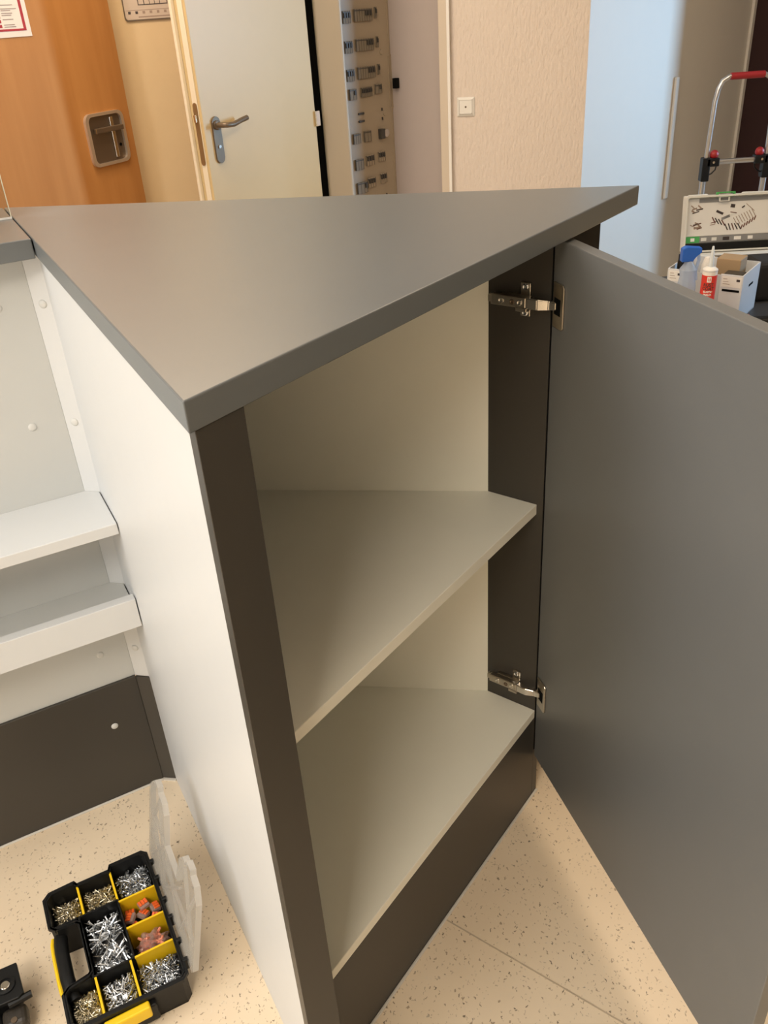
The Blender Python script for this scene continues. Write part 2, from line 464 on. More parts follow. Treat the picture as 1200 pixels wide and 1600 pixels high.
# hinges: local x = from panel front edge inwards, local y = out of the panel face into the cabinet
FH0 = Matrix.Translation((PF.x, PF.y, 0)) @ Matrix(((vR.x, -uF.x, 0, 0), (vR.y, -uF.y, 0, 0), (0, 0, 1, 0), (0, 0, 0, 1)))
def hinge(zc):
    F = FH0 @ Matrix.Translation((0, 0, zc))
    G = FD @ Matrix.Translation((0, 0, zc))
    b = nbm()
    box(b, 0.030, 0.088, 0.009, 0.021, -0.008, 0.008, F, bev=0.0015)
    box(b, 0.088, 0.094, 0.010, 0.018, -0.0055, 0.0055, F, bev=0.001)
    h = obj('hinge', b, NICKEL, cab, label='nickel cup hinge')
    b = nbm()
    box(b, 0.030, 0.078, 0.0, 0.009, -0.007, 0.007, F, bev=0.001)
    box(b, 0.031, 0.047, 0.0, 0.004, -0.025, 0.025, F, bev=0.0012)
    box(b, 0.028, 0.046, 0.010, 0.022, -0.013, -0.007, F, bev=0.001)
    obj('mounting_plate', b, NICKEL, h)
    for zz in (-0.019, 0.019):
        b = nbm(); lathe(b, [(0.0048, 0), (0.0048, 0.0016), (0.0036, 0.0022), (0.0018, 0.0014), (0, 0.0014)], F @ Matrix.Translation((0.039, 0.004, zz)) @ Matrix.Rotation(R(-90), 4, 'X'), 12)
        obj('screw', b, STEEL, h, smooth=True)
    for xx, rr in ((0.070, 0.0046), (0.052, 0.0040), (0.040, 0.0044)):
        b = nbm(); lathe(b, [(rr, 0), (rr, 0.0008), (rr * 0.7, 0.0012), (rr * 0.35, 0.0004), (0, 0.0004)], F @ Matrix.Translation((xx, 0.021, 0)) @ Matrix.Rotation(R(-90), 4, 'X'), 12)
        obj('adjusting_screw', b, DARKMETAL if xx == 0.052 else CHROME, h, smooth=True)
    # knuckle linking the arm with the cup, bent round the panel edge
    p0 = F @ Vector((0.030, 0.015, 0)); p1 = F @ Vector((0.012, 0.016, 0)); p2 = F @ Vector((-0.004, 0.013, 0)); p3 = G @ Vector((0.020, -0.003, 0))
    b = nbm()
    rings = []
    pts = [p0, p1, p2, p3]
    for i, p in enumerate(pts):
        t = (pts[min(i + 1, 3)] - pts[max(i - 1, 0)]).normalized(); n = Vector((-t.y, t.x, 0))
        hh = (0.0078, 0.0078, 0.0066, 0.0055)[i]; ww = (0.006, 0.006, 0.0045, 0.004)[i]
        rings.append([b.verts.new(p + n * a * ww + Vector((0, 0, c * hh))) for a, c in ((-1, -1), (1, -1), (1, 1), (-1, 1))])
    for a, c in zip(rings[:-1], rings[1:]):
        for k in range(4): b.faces.new((a[k], a[(k + 1) % 4], c[(k + 1) % 4], c[k]))
    b.faces.new(rings[0][::-1]); b.faces.new(rings[-1])
    bmesh.ops.bevel(b, geom=b.edges[:], offset=0.0012, segments=2, affect='EDGES')
    obj('knuckle', b, CHROME, h)
    # cup plate on the leaf with its dark cup opening
    b = nbm(); prism(b, [(0.007, -0.0325), (0.034, -0.0325), (0.0375, -0.029), (0.0375, 0.029), (0.034, 0.0325), (0.007, 0.0325)], 0.0, 0.003, F=G @ Matrix(((1, 0, 0, 0), (0, 0, -1, 0), (0, 1, 0, 0), (0, 0, 0, 1))), bev=0.0009, seg=2)
    obj('cup_plate', b, NICKEL, h)
    b = nbm(); box(b, 0.012, 0.030, -0.0034, -0.0028, -0.013, 0.011, G, bev=0.0)
    obj('cup_opening', b, VOID, h)
    return h
hinge(1.0265); hinge(0.2915)

# ------------------------------------------------------------------ reception counter at left
aR = 26.6; uR = d2(aR)
seamP = Vector((-0.5187, 1.3176))
rc = thing('reception_counter', (-0.9, 1.15, 0), 'white reception counter run with dark plinth left of corner cabinet', 'counter')
FR = frame(seamP.x, seamP.y, aR)                    # x to the right, y away from the camera
b = nbm(); box(b, -1.3, 0.0, 0.0, 0.016, 0.29, ZB, FR, bev=0.0008, seg=1); obj('back_panel', b, PALE, rc)
c1 = isect(seamP, d2(-12), PW, uL); c1 = c1 + d2(-12) * 0.0006
nst = Vector((math.sin(R(12)), math.cos(R(12))))
b = nbm(); prism(b, [seamP - uR * 0.004 + nst * 0.004, seamP + uR * 0.0002, c1, c1 + nst * 0.012, seamP + nst * 0.016], 0.29, ZB); obj('corner_strip', b, WHITE, rc)
# plinth, slightly proud, and its corner strip
b = nbm(); box(b, -1.3, -0.0005, -0.006, 0.010, 0.0, 0.292, FR, bev=0.0008, seg=1); obj('plinth', b, GREY, rc)
pp = seamP - Vector((-uR.y, uR.x)) * 0.006
c2 = isect(pp, d2(-10), PW, uL) + d2(-10) * 0.0006
nst2 = Vector((math.sin(R(10)), math.cos(R(10))))
b = nbm(); prism(b, [pp - uR * 0.006 + nst2 * 0.004, pp + uR * 0.0004 + nst2 * 0.0006, c2, c2 + nst2 * 0.008, pp + uR * 0.0008 + nst2 * 0.012], 0.0, 0.289, bev=0.0006, seg=1); obj('plinth_corner_strip', b, GREY, rc)
b = nbm(); box(b, -1.3, 0.0, -0.011, -0.006, 0.0, 0.004, FR, bev=0.001, seg=1)
prism_pts = [pp, c2, c2 - nst2 * 0.005, pp - nst2 * 0.005]
obj('sealant_bead', b, SEAL, rc)
b = nbm(); prism(b, prism_pts, 0.0, 0.004); obj('sealant_bead', b, SEAL, rc)
# shelf 1: right end follows the white side panel with a hair gap
gapW = PW + nL * 0.002
def wshelf(sfront, z0, z1, name, material, depth=None, bev=0.0008):
    """board from the white side panel leftwards; sfront = distance along the panel of its front edge"""
    f = gapW + uL * sfront
    if depth is None:
        k = isect(seamP, d2(-12), gapW, uL)
        poly = [f, k, seamP, seamP - uR * 1.25, f - uR * 1.3]
    else:
        poly = [f, f + uL * depth, f + uL * depth - uR * 1.3, f - uR * 1.3]
    b = nbm(); prism(b, poly, z0, z1, bev=bev, seg=1)
    return obj(name, b, material, rc)
wshelf(0.4735, 0.692, 0.712, 'shelf', WHITE)
wshelf(0.506, 0.497, 0.5165, 'tray_board', PALE)
wshelf(0.4855, 0.4945, 0.553, 'tray_front', WHITE, depth=0.0195)
# screw caps
CAPPROF = [(0.0070, 0), (0.0068, 0.0008), (0.0055, 0.0019), (0.003, 0.0026), (0, 0.0028)]
def cap(p, nrm, parent=rc):
    q = Vector((nrm.x, nrm.y, 0)).to_track_quat('Z', 'Y').to_matrix().to_4x4()
    b = nbm(); lathe(b, CAPPROF, Matrix.Translation(p) @ q, 16)
    return obj('screw_cap', b, CAP, parent, smooth=True)
nR = Vector((uR.y, -uR.x))
for z in (1.0475, 0.8486, 0.3658):
    for k in (-0.0525, -0.42, -0.80):
        p = seamP + uR * k; cap(Vector((p.x, p.y, z)), nR)
for z in (1.0437, 0.8442, 0.3612):
    p = seamP + d2(-12) * 0.0155; cap(Vector((p.x, p.y, z)), -nst)
for k in (-0.0645, -0.55):
    p = seamP + uR * k + nR * 0.006; cap(Vector((p.x, p.y, 0.19)), nR)
# ledge on top
J = Vector((-0.4805, 1.2735))
gp = A + nL * 0.002
f0 = isect(J, uR, gp, uL); k0 = gp + uL * (C - A).length
b = nbm(); prism(b, [f0, k0, k0 - uR * 1.3, f0 - uR * 1.3], ZB, ZT, bev=0.0016, seg=2)
tag(obj('counter_ledge', b, TOP), 'grey ledge topping the white reception counter', 'countertop')
# visitor side cladding of the counter run
b = nbm()
h0 = isect(J + uL * 0.27, uR, gp, uL) 
prism(b, [h0, h0 + uL * 0.019, h0 + uL * 0.019 - uR * 1.3, h0 - uR * 1.3], 0.0, ZB); obj('cladding_panel', b, GREY, rc)
# glass screen
G0 = isect(Vector((-0.5613, 1.4417)), uR, gp, uL)
FG = frame(G0.x, G0.y, aR)
gs = thing('glass_screen', (G0.x, G0.y, ZT), 'clear glass screen standing on the grey ledge', 'glass screen')
b = nbm(); box(b, -1.2, -0.002, 0.0, 0.006, ZT + 0.001, ZT + 0.62, FG); obj('pane', b, GLASS, gs)
b = nbm(); box(b, -0.002, -0.0005, 0.0, 0.006, ZT + 0.001, ZT + 0.62, FG); obj('polished_edge', b, GLASSEDGE, gs)
b = nbm(); box(b, -1.2, -0.0005, -0.0022, 0.0, ZT + 0.0002, ZT + 0.003, FG); obj('glazing_bead', b, WHITEP, gs)

# ------------------------------------------------------------------ screw organiser on the floor
FO = Matrix.Translation((-0.667, 0.9973, 0)) @ Matrix.Rotation(R(26.0), 4, 'Z') @ Matrix.Scale(-1, 4, (0, 1, 0))   # x = u, y = v towards the viewer
org = thing('screw_organiser', (-0.52, 0.90, 0), 'black screw organiser box with yellow dividers on the floor', 'organiser')
H = 0.068
def walls(bm, poly, th, z0, z1, F):
    """thin wall along the closed polygon, grown inwards"""
    n = len(poly)
    ar = sum(poly[i][0] * poly[(i + 1) % n][1] - poly[(i + 1) % n][0] * poly[i][1] for i in range(n))
    sg = 1 if ar > 0 else -1
    P = [Vector(p) for p in poly]; I = []
    for i in range(n):
        a, c, e = P[i - 1], P[i], P[(i + 1) % n]
        t1 = (c - a).normalized(); t2 = (e - c).normalized()
        n1 = Vector((-t1.y, t1.x)) * sg * th; n2 = Vector((-t2.y, t2.x)) * sg * th
        if abs(t1.x * t2.y - t1.y * t2.x) < 1e-6: I.append(c + n1)
        else: I.append(isect(c + n1, t1, c + n2, t2))
    V = [[bm.verts.new(F @ Vector((p.x, p.y, z))) for p in L] for L in (P, I) for z in (z0, z1)]
    for i in range(n):
        j = (i + 1) % n
        bm.faces.new((V[0][i], V[0][j], V[1][j], V[1][i])); bm.faces.new((V[2][i], V[2][j], V[3][j], V[3][i]))
        bm.faces.new((V[1][i], V[1][j], V[3][j], V[3][i])); bm.faces.new((V[0][i], V[0][j], V[2][j], V[2][i]))
OUT = [(0.012, 0.006), (0.058, 0.004), (0.062, 0.012), (0.118, 0.012), (0.122, 0.002), (0.182, 0.002), (0.192, 0.012),
       (0.192, 0.278), (0.182, 0.288), (0.012, 0.284), (0.0, 0.272), (0.0, 0.214), (0.010, 0.205), (0.044, 0.199), (0.048, 0.195),
       (0.048, 0.096), (0.044, 0.092), (0.010, 0.090), (0.0, 0.080), (0.0, 0.018)]
b = nbm()
INS = [(0.004 + (p[0]) * 0.958, 0.005 + p[1] * 0.966) for p in OUT]
walls(b, INS, 0.0028, 0.0, H, FO)
walls(b, OUT, 0.005, H - 0.007, H, FO)
obj('body_wall', b, BLACK, org)
b = nbm(); prism(b, INS, 0.0005, 0.004, F=FO); obj('body_floor', b, BLACK, org)
b = nbm()
for (x0, x1, y0, y1) in ((0.048, 0.187, 0.0795, 0.0825), (0.006, 0.05, 0.0795, 0.0825), (0.118, 0.1205, 0.082, 0.206), (0.048, 0.187, 0.2035, 0.2065), (0.05, 0.053, 0.082, 0.204), (0.006, 0.05, 0.2035, 0.2065)):
    if (x0, y0) in ((0.048, 0.0795),): x1 = 0.12
    if (x0, y0) in ((0.048, 0.2035),): x1 = 0.118
    box(b, x0, x1, y0, y1, 0.004, H - 0.004, FO)
obj('inner_wall', b, BLACK, org)
for (x0, x1, y0, y1) in ((0.0595, 0.0615, 0.014, 0.080), (0.1185, 0.1205, 0.014, 0.080), (0.121, 0.1865, 0.0855, 0.0875), (0.121, 0.1865, 0.1450, 0.1470),
                         (0.121, 0.1865, 0.2050, 0.2070), (0.0535, 0.0555, 0.208, 0.276), (0.1115, 0.1135, 0.208, 0.276)):
    b = nbm(); box(b, x0, x1, y0, y1, 0.004, H - 0.005, FO)
    w = 0.0008
    box(b, x0 - w, x1 + w, y0 - w, y1 + w, H - 0.007, H - 0.004, FO)
    obj('divider', b, YELLOW, org, label='yellow divider plate')
# handle bar with yellow grip
b = nbm()
pts = [FO @ Vector(p) for p in ((0.016, 0.080, 0.040), (0.013, 0.094, 0.043), (0.011, 0.120, 0.045), (0.011, 0.175, 0.045), (0.013, 0.202, 0.043), (0.016, 0.216, 0.040))]
tube(b, pts, 0.012, 10); obj('handle', b, BLACK, org, smooth=True)
b = nbm()
pts = [FO @ Vector(p) for p in ((0.002, 0.088, 0.046), (-0.001, 0.10, 0.046), (-0.002, 0.12, 0.046), (-0.002, 0.175, 0.046), (-0.001, 0.196, 0.046), (0.002, 0.208, 0.046))]
tube(b, pts, 0.0035, 8); obj('grip_strip', b, YELLOW, org, smooth=True)
# yellow latch at the front
b = nbm(); box(b, 0.050, 0.122, 0.2855, 0.300, 0.034, 0.060, FO, bev=0.003); obj('latch', b, YELLOW, org, label='yellow snap latch')
b = nbm(); box(b, 0.040, 0.132, 0.279, 0.293, 0.010, 0.050, FO, bev=0.003); obj('latch_base', b, BLACK, org)
# hinge ears on the right edge
for v in (0.035, 0.075, 0.125, 0.165, 0.215, 0.255):
    b = nbm(); box(b, 0.189, 0.199, v - 0.004, v + 0.004, 0.045, H + 0.002, FO, bev=0.002); obj('hinge_ear', b, BLACK, org)
# translucent lid, hinged at the right edge and thrown open
FLID = FO @ Matrix.Translation((0.197, 0, 0.058)) @ Matrix.Rotation(R(-78), 4, 'Y')     # x = away from hinge, z = lid thickness
LO = [(0.004, 0.008), (0.150, 0.004), (0.176, 0.010), (0.190, 0.022), (0.190, 0.030), (0.200, 0.032), (0.200, 0.052), (0.190, 0.054), (0.188, 0.082), (0.172, 0.094), (0.110, 0.102),
      (0.108, 0.178), (0.172, 0.190), (0.188, 0.204), (0.190, 0.224), (0.200, 0.226), (0.200, 0.246), (0.190, 0.248), (0.186, 0.268), (0.160, 0.282), (0.004, 0.280)]
b = nbm(); prism(b, LO, 0.000, 0.0022, F=FLID)
lid = obj('lid', b, FROSTED, org, label='translucent lid thrown open')
b = nbm(); walls(b, LO, 0.0022, -0.010, 0.0, FLID); obj('lid_rim', b, FROSTRIB, lid)
b = nbm()
def rib(p, q):
    p, q = Vector(p), Vector(q); d = (q - p).normalized(); n = Vector((-d.y, d.x)) * 0.0016
    prism(b, [p + n, q + n, q - n, p - n], -0.006, 0.0, F=FLID)
for p, q in (((0.01, 0.02), (0.10, 0.09)), ((0.01, 0.09), (0.10, 0.02)), ((0.01, 0.10), (0.10, 0.19)), ((0.01, 0.19), (0.10, 0.10)), ((0.01, 0.20), (0.17, 0.27)), ((0.01, 0.27), (0.17, 0.21)), ((0.01, 0.095), (0.18, 0.06)), ((0.10, 0.02), (0.18, 0.06)), ((0.06, 0.01), (0.06, 0.275)), ((0.11, 0.01), (0.11, 0.10))):
    rib(p, q)
obj('lid_rib', b, FROSTRIB, lid)
for v in (0.055, 0.145, 0.235):
    b = nbm(); tube(b, [FO @ Vector((0.197, v - 0.015, 0.058)), FO @ Vector((0.197, v + 0.015, 0.058))], 0.005, 10); obj('lid_hinge', b, FROSTRIB, lid, smooth=True)

# heaps of screws
DEEP = mat('screw_gap_shade', (0.05, 0.05, 0.05), 0.5, 0.6)  # dark mound colour stands for the shade between the screws
def screw_mesh(bm, M, L, r, head, n=5):
    """pan-head screw along local z"""
    prof = [(0.0, 0.0), (r, L * 0.22), (r, L - head * 0.5), (head, L - head * 0.25), (head * 0.85, L), (0.0, L)]
    lathe(bm, prof, M, n)
def heap(x0, x1, y0, y1, zlo, zhi, count, L, r, head, material, label, seed, washers=0):
    rnd = random.Random(seed); bm = nbm()
    # mound under the loose top layer
    nx, ny = 10, 10; g = []
    for i in range(nx + 1):
        row = []
        for j in range(ny + 1):
            x = x0 + (x1 - x0) * i / nx; y = y0 + (y1 - y0) * j / ny
            d = max(abs(2 * i / nx - 1), abs(2 * j / ny - 1))
            z = zlo + (zhi - zlo) * (1 - 0.55 * d * d) + rnd.uniform(-0.0015, 0.0015) - 0.004
            row.append(bm.verts.new(FO @ Vector((x, y, z))))
        g.append(row)
    for i in range(nx):
        for j in range(ny): bm.faces.new((g[i][j], g[i + 1][j], g[i + 1][j + 1], g[i][j + 1])).material_index = 1
    for k in range(count):
        x = rnd.uniform(x0 + 0.004, x1 - 0.004); y = rnd.uniform(y0 + 0.004, y1 - 0.004)
        dx = abs(2 * (x - x0) / (x1 - x0) - 1); dy = abs(2 * (y - y0) / (y1 - y0) - 1); d = max(dx, dy)
        z = zlo + (zhi - zlo) * (1 - 0.55 * d * d) + rnd.uniform(-0.004, 0.003)
        l = L * rnd.uniform(0.85, 1.1)
        q = Matrix.Rotation(rnd.uniform(0, 6.283), 4, 'Z') @ Matrix.Rotation(R(rnd.gauss(88, 20)), 4, 'X')
        Mx = Matrix.Translation((x, y, z)) @ q @ Matrix.Translation((0, 0, -l / 2))
        # keep inside the bin
        a = Mx @ Vector((0, 0, 0)); c = Mx @ Vector((0, 0, l))
        sx = sy = 0.0
        for e in (a, c):
            sx += max(0, x0 + 0.002 - e.x) - max(0, e.x - (x1 - 0.002)); sy += max(0, y0 + 0.002 - e.y) - max(0, e.y - (y1 - 0.002))
        Mx = Matrix.Translation((sx, sy, 0)) @ Mx
        screw_mesh(bm, FO @ Mx, l, r * 0.85, head * 0.9)
    for k in range(washers):
        x = rnd.uniform(x0 + 0.009, x1 - 0.009); y = rnd.uniform(y0 + 0.009, y1 - 0.009)
        Mx = FO @ Matrix.Translation((x, y, zhi + rnd.uniform(0.0, 0.003))) @ Matrix.Rotation(R(rnd.uniform(-25, 25)), 4, 'X') @ Matrix.Rotation(R(rnd.uniform(-25, 25)), 4, 'Y')
        rr = head * 1.9
        lathe(bm, [(rr * 0.42, 0.0004), (rr * 0.95, 0.0), (rr, 0.0006), (rr * 0.95, 0.0012), (rr * 0.45, 0.0012), (rr * 0.3, -0.0004)], Mx, 14)
    o = obj('screw_heap', bm, material); o['kind'] = 'stuff'; o.data.materials.append(DEEP)
    tag(o, label, 'screws', 'screw heaps in the organiser')
    return o
heap(0.008, 0.058, 0.012, 0.078, 0.024, 0.038, 170, 0.017, 0.0012, 0.0026, BRASSY, 'yellowish screws in the far left bin of the organiser', 1)
heap(0.063, 0.117, 0.018, 0.078, 0.028, 0.044, 220, 0.016, 0.0011, 0.0023, BRASSY, 'short yellowish screws in the bin between two yellow dividers', 2)
heap(0.1215, 0.185, 0.010, 0.084, 0.028, 0.044, 240, 0.016, 0.0012, 0.0025, STEEL, 'grey screws in the far right bin beside the open lid', 3)
heap(0.0545, 0.117, 0.084, 0.202, 0.026, 0.046, 150, 0.034, 0.0018, 0.0036, STEEL, 'long silver screws in the large middle bin', 4, washers=3)
heap(0.115, 0.185, 0.209, 0.278, 0.028, 0.044, 240, 0.018, 0.0012, 0.0025, STEEL, 'silver screws in the near right bin of the organiser', 5, washers=2)
heap(0.057, 0.110, 0.209, 0.278, 0.028, 0.044, 200, 0.016, 0.0011, 0.0024, STEEL, 'silver screws in the near middle bin behind the yellow latch', 6, washers=2)
heap(0.008, 0.052, 0.210, 0.276, 0.030, 0.046, 190, 0.020, 0.0011, 0.0024, BRASSY, 'long thin screws in the near left bin of the organiser', 8)
# wire connectors
def connector(k, x, y, z, rz, rx):
    F = FO @ Matrix.Translation((x, y, z + 0.010)) @ Matrix.Rotation(R(rz), 4, 'Z') @ Matrix.Rotation(R(rx), 4, 'X')
    p = F @ Vector((0, 0, 0))
    t = thing('wire_connector', p, CONL[k], 'connector', group='wire connectors in the organiser')
    b = nbm(); box(b, -0.009, 0.009, -0.008, 0.008, -0.004, 0.004, F, bev=0.001, seg=1); obj('housing', b, CLEARPL, t)
    for q in (-0.0055, 0, 0.0055):
        b = nbm(); box(b, q - 0.0024, q + 0.0024, -0.007, 0.003, 0.0035, 0.006, F, bev=0.0006, seg=1); obj('lever', b, ORANGE, t)
CONL = ['orange lever connector lying flat nearest the screw bin divider', 'orange lever connector tipped against the yellow divider', 'orange lever connector in the middle of its bin',
        'brightest orange lever connector on top of the pile', 'orange lever connector at the right wall of its bin', 'orange lever connector at the left wall of its bin',
        'orange lever connector lowest in its bin', 'orange lever connector tilted beside the lid hinge']
for k, (x, y, z, rz, rx) in enumerate(((0.132, 0.098, 0.022, 10, 6), (0.134, 0.128, 0.022, -30, -10), (0.153, 0.112, 0.026, 50, 12), (0.158, 0.099, 0.034, -15, -8),
                                       (0.175, 0.108, 0.026, 80, 10), (0.131, 0.114, 0.033, -60, 14), (0.154, 0.134, 0.021, 0, 5), (0.173, 0.130, 0.027, 30, -16))):
    connector(k, x, y, z, rz, rx)
# bag of small pink parts
bag = thing('parts_bag', FO @ Vector((0.152, 0.176, 0.005)), 'clear bag of orange-pink plugs between two yellow dividers', 'bag')
b = nbm(); rnd = random.Random(11)
bmesh.ops.create_icosphere(b, subdivisions=4, radius=1.0)
for v in b.verts:
    c = v.co; n = 1 + 0.13 * math.sin(9 * c.x + 3 * c.y) + 0.1 * math.sin(13 * c.y - 6 * c.z + 1) + rnd.uniform(-0.05, 0.05)
    v.co = FO @ Vector((0.153 + c.x * 0.027 * n, 0.177 + c.y * 0.024 * n, 0.030 + c.z * 0.023 * n))
obj('film', b, CLEARBAG, bag)
PINK = mat('pink_plug_plastic', (0.72, 0.26, 0.16), 0.4)
b = nbm()
for k in range(45):
    Mx = FO @ Matrix.Translation((rnd.uniform(0.134, 0.172), rnd.uniform(0.160, 0.194), rnd.uniform(0.022, 0.049))) @ Matrix.Rotation(rnd.uniform(0, 6), 4, 'Z') @ Matrix.Rotation(R(rnd.gauss(80, 30)), 4, 'X')
    lathe(b, [(0.0022, -0.006), (0.0028, 0.0), (0.002, 0.006)], Mx, 6)
o = obj('plug', b, PINK, bag); o['kind'] = 'stuff'

# ------------------------------------------------------------------ black tool at the lower left
TL = thing('clamp_tool', (-0.70, 0.86, 0), 'black plastic tool with a silver disc at lower left edge', 'tool')
FT = frame(-0.6722, 0.8741, 24)                    # far right corner of the plate; x right, y away
b = nbm(); prism(b, [(-0.14, 0.0), (0.0, 0.0), (0.006, -0.060), (-0.002, -0.066), (-0.14, -0.066)], 0.052, 0.060, F=FT, bev=0.0015)
obj('plate', b, BLACK, TL)
b = nbm(); box(b, -0.13, -0.006, -0.058, -0.006, 0.0, 0.052, FT, bev=0.004); obj('housing', b, BLACK, TL)
b = nbm(); lathe(b, [(0.0075, 0), (0.0075, 0.0022), (0.0066, 0.003), (0, 0.003)], FT @ Matrix.Translation((-0.020, -0.036, 0.0605)), 20); obj('disc', b, CHROME, TL, smooth=True)
b = nbm(); lathe(b, [(0.016, 0), (0.0155, 0.003), (0.0115, 0.0035), (0.011, 0.0008), (0, 0.0008)], FT @ Matrix.Translation((-0.020, -0.036, 0.0598)), 24); obj('disc_recess', b, BLACK, TL, smooth=True)
b = nbm(); tube(b, [FT @ Vector((-0.02, -0.066, 0.050)), FT @ Vector((0.016, -0.062, 0.050))], 0.006, 8); obj('peg', b, BLACK, TL, smooth=True)
b = nbm(); box(b, -0.035, 0.004, -0.098, -0.060, 0.012, 0.040, FT, bev=0.009, seg=3); obj('foot', b, mat('dark_brown_plastic', (0.03, 0.024, 0.018), 0.4), TL)
b = nbm(); box(b, -0.09, -0.034, -0.12, -0.055, 0.0, 0.03, FT, bev=0.008, seg=3); obj('lever', b, BLACK, TL)
b = nbm(); lathe(b, [(0.005, 0), (0.005, 0.002), (0, 0.002)], FT @ Matrix.Translation((-0.016, -0.088, 0.040)), 14); obj('bolt', b, DARKMETAL, TL, smooth=True)

seam((0.0596, 0.9362), (0.95, 0.262), 0.0013)

# ------------------------------------------------------------------ wooden door at left
FW = frame(-0.917, 3.828, 62)                       # local -x runs to the left/near side, +y behind
b = nbm(); box(b, -0.95, 0.0, 0.0, 0.042, 0.01, 2.02, FW, bev=0.002)
wd = obj('door_1', b, WOOD); wd['kind'] = 'structure'; wd['label'] = 'beech wooden door leaf with recessed metal pull'
def rrect(x0, x1, z0, z1, r, n=5):
    P = []
    for cx, cz, a0 in ((x1 - r, z1 - r, 0), (x0 + r, z1 - r, 90), (x0 + r, z0 + r, 180), (x1 - r, z0 + r, 270)):
        for k in range(n + 1):
            a = R(a0 + 90 * k / n); P.append((cx + r * math.cos(a), cz + r * math.sin(a)))
    return P
XZ = Matrix(((1, 0, 0, 0), (0, 0, -1, 0), (0, 1, 0, 0), (0, 0, 0, 1)))    # prism plane -> vertical plane, thickness towards -y
px0, px1, pz0, pz1 = -0.266, -0.052, 0.936, 1.126
def ring_prism(bm, outer, inner, t0, t1, F):
    n = len(outer)
    V = [[bm.verts.new(F @ Vector((p[0], p[1], t))) for p in L] for L in (outer, inner) for t in (t0, t1)]
    for i in range(n):
        j = (i + 1) % n
        bm.faces.new((V[0][i], V[0][j], V[1][j], V[1][i])); bm.faces.new((V[2][i], V[2][j], V[3][j], V[3][i]))
        bm.faces.new((V[1][i], V[1][j], V[3][j], V[3][i])); bm.faces.new((V[0][i], V[0][j], V[2][j], V[2][i]))
b = nbm(); ring_prism(b, rrect(px0, px1, pz0, pz1, 0.03), rrect(px0 + 0.016, px1 - 0.016, pz0 + 0.011, pz1 - 0.011, 0.022), 0.0, 0.012, FW @ XZ)
bmesh.ops.bevel(b, geom=[e for e in b.edges if e.calc_face_angle(0) > 1.0], offset=0.004, segments=2, affect='EDGES')
pull = obj('pull_shell', b, CHROME, wd, smooth=True, label='satin metal recessed pull')
pull.data.materials[0] = mat('satin_rim', (0.66, 0.58, 0.49), 0.32, 0.75)
b = nbm(); prism(b, rrect(px0 + 0.008, px1 - 0.008, pz0 + 0.006, pz1 - 0.006, 0.024), 0.0, 0.002, F=FW @ XZ); obj('recess', b, DARKMETAL, pull)
b = nbm(); box(b, -0.130, -0.112, -0.010, -0.002, pz0 + 0.022, pz1 - 0.020, FW, bev=0.002); obj('shell_rib', b, CHROME, pull)
b = nbm(); box(b, -0.232, -0.075, -0.026, -0.012, 1.055, 1.074, FW, bev=0.003); obj('shell_lever', b, DARKMETAL, pull)
b = nbm(); box(b, -0.235, -0.2315, -0.0255, -0.0125, 1.056, 1.073, FW); obj('lever_end', b, CHROME, pull)
b = nbm(); lathe(b, [(0.006, 0), (0.006, 0.003), (0, 0.003)], FW @ Matrix.Translation((-0.088, -0.002, 1.0)) @ Matrix.Rotation(R(90), 4, 'X'), 12); obj('keyhole', b, VOID, pull)
# notice on the wooden door
FN = frame(-1.113, 3.458, 62)                       # lower right corner of the sheet
nt_ = thing('notice_sheet', (-1.16, 3.36, 1.40), 'white notice with red border stuck on the wooden door', 'notice')
b = nbm(); box(b, -0.21, 0.0, -0.0012, -0.0002, 1.398, 1.695, FN); obj('sheet', b, PAPER, nt_)
b = nbm()
for (x0, x1, z0, z1) in ((-0.195, -0.020, 1.416, 1.4225), (-0.195, -0.020, 1.676, 1.682), (-0.032, -0.020, 1.4225, 1.676), (-0.195, -0.183, 1.4225, 1.676)): box(b, x0, x1, -0.0018, -0.0010, z0, z1, FN)
obj('printed_border', b, REDINK, nt_)
rnd = random.Random(5)
for k, z in enumerate((1.428, 1.434, 1.450, 1.462, 1.468, 1.476, 1.481, 1.492, 1.51, 1.53)):
    b = nbm(); box(b, -0.115, -0.045 - rnd.uniform(0, 0.03), -0.0017, -0.0010, z, z + 0.0022, FN); obj('printed_line', b, GREYINK, nt_)
for k, z in enumerate((1.427, 1.441, 1.455, 1.478, 1.50, 1.52)):
    b = nbm(); box(b, -0.142, -0.124, -0.0017, -0.0010, z, z + 0.009, FN); obj('printed_symbol', b, REDINK if k < 3 else DARKINK, nt_)

# evacuation plan on the beige wall
FS = frame(-0.887, 3.95, 10)
ev = thing('escape_plan', (-0.7, 3.97, 1.42), 'framed floor plan sheet on beige wall behind the cream door', 'sign')
b = nbm(); prism(b, rrect(-0.005, 0.415, 1.423, 1.72, 0.012), 0.0, 0.006, F=FS @ XZ, bev=0.001); obj('frame', b, DARKMETAL, ev)
b = nbm(); prism(b, rrect(0.0, 0.41, 1.428, 1.715, 0.010), 0.006, 0.0066, F=FS @ XZ); obj('sheet', b, PLANP, ev)
b = nbm()
for (x0, x1, z0, z1) in ((0.055, 0.17, 1.476, 1.479), (0.055, 0.058, 1.476, 1.60), (0.078, 0.081, 1.479, 1.52), (0.168, 0.171, 1.479, 1.60), (0.058, 0.17, 1.495, 1.497), (0.10, 0.102, 1.479, 1.496), (0.12, 0.122, 1.479, 1.496), (0.14, 0.142, 1.479, 1.496)):
    box(b, x0, x1, -0.0074, -0.0066, z0, z1, FS)
obj('printed_plan', b, DARKINK, ev)
for k in range(8):
    b = nbm(); box(b, 0.012 + k * 0.028, 0.022 + k * 0.028, -0.0074, -0.0066, 1.447, 1.456, FS); obj('printed_symbol', b, DARKINK if k < 2 else GREYINK, ev)
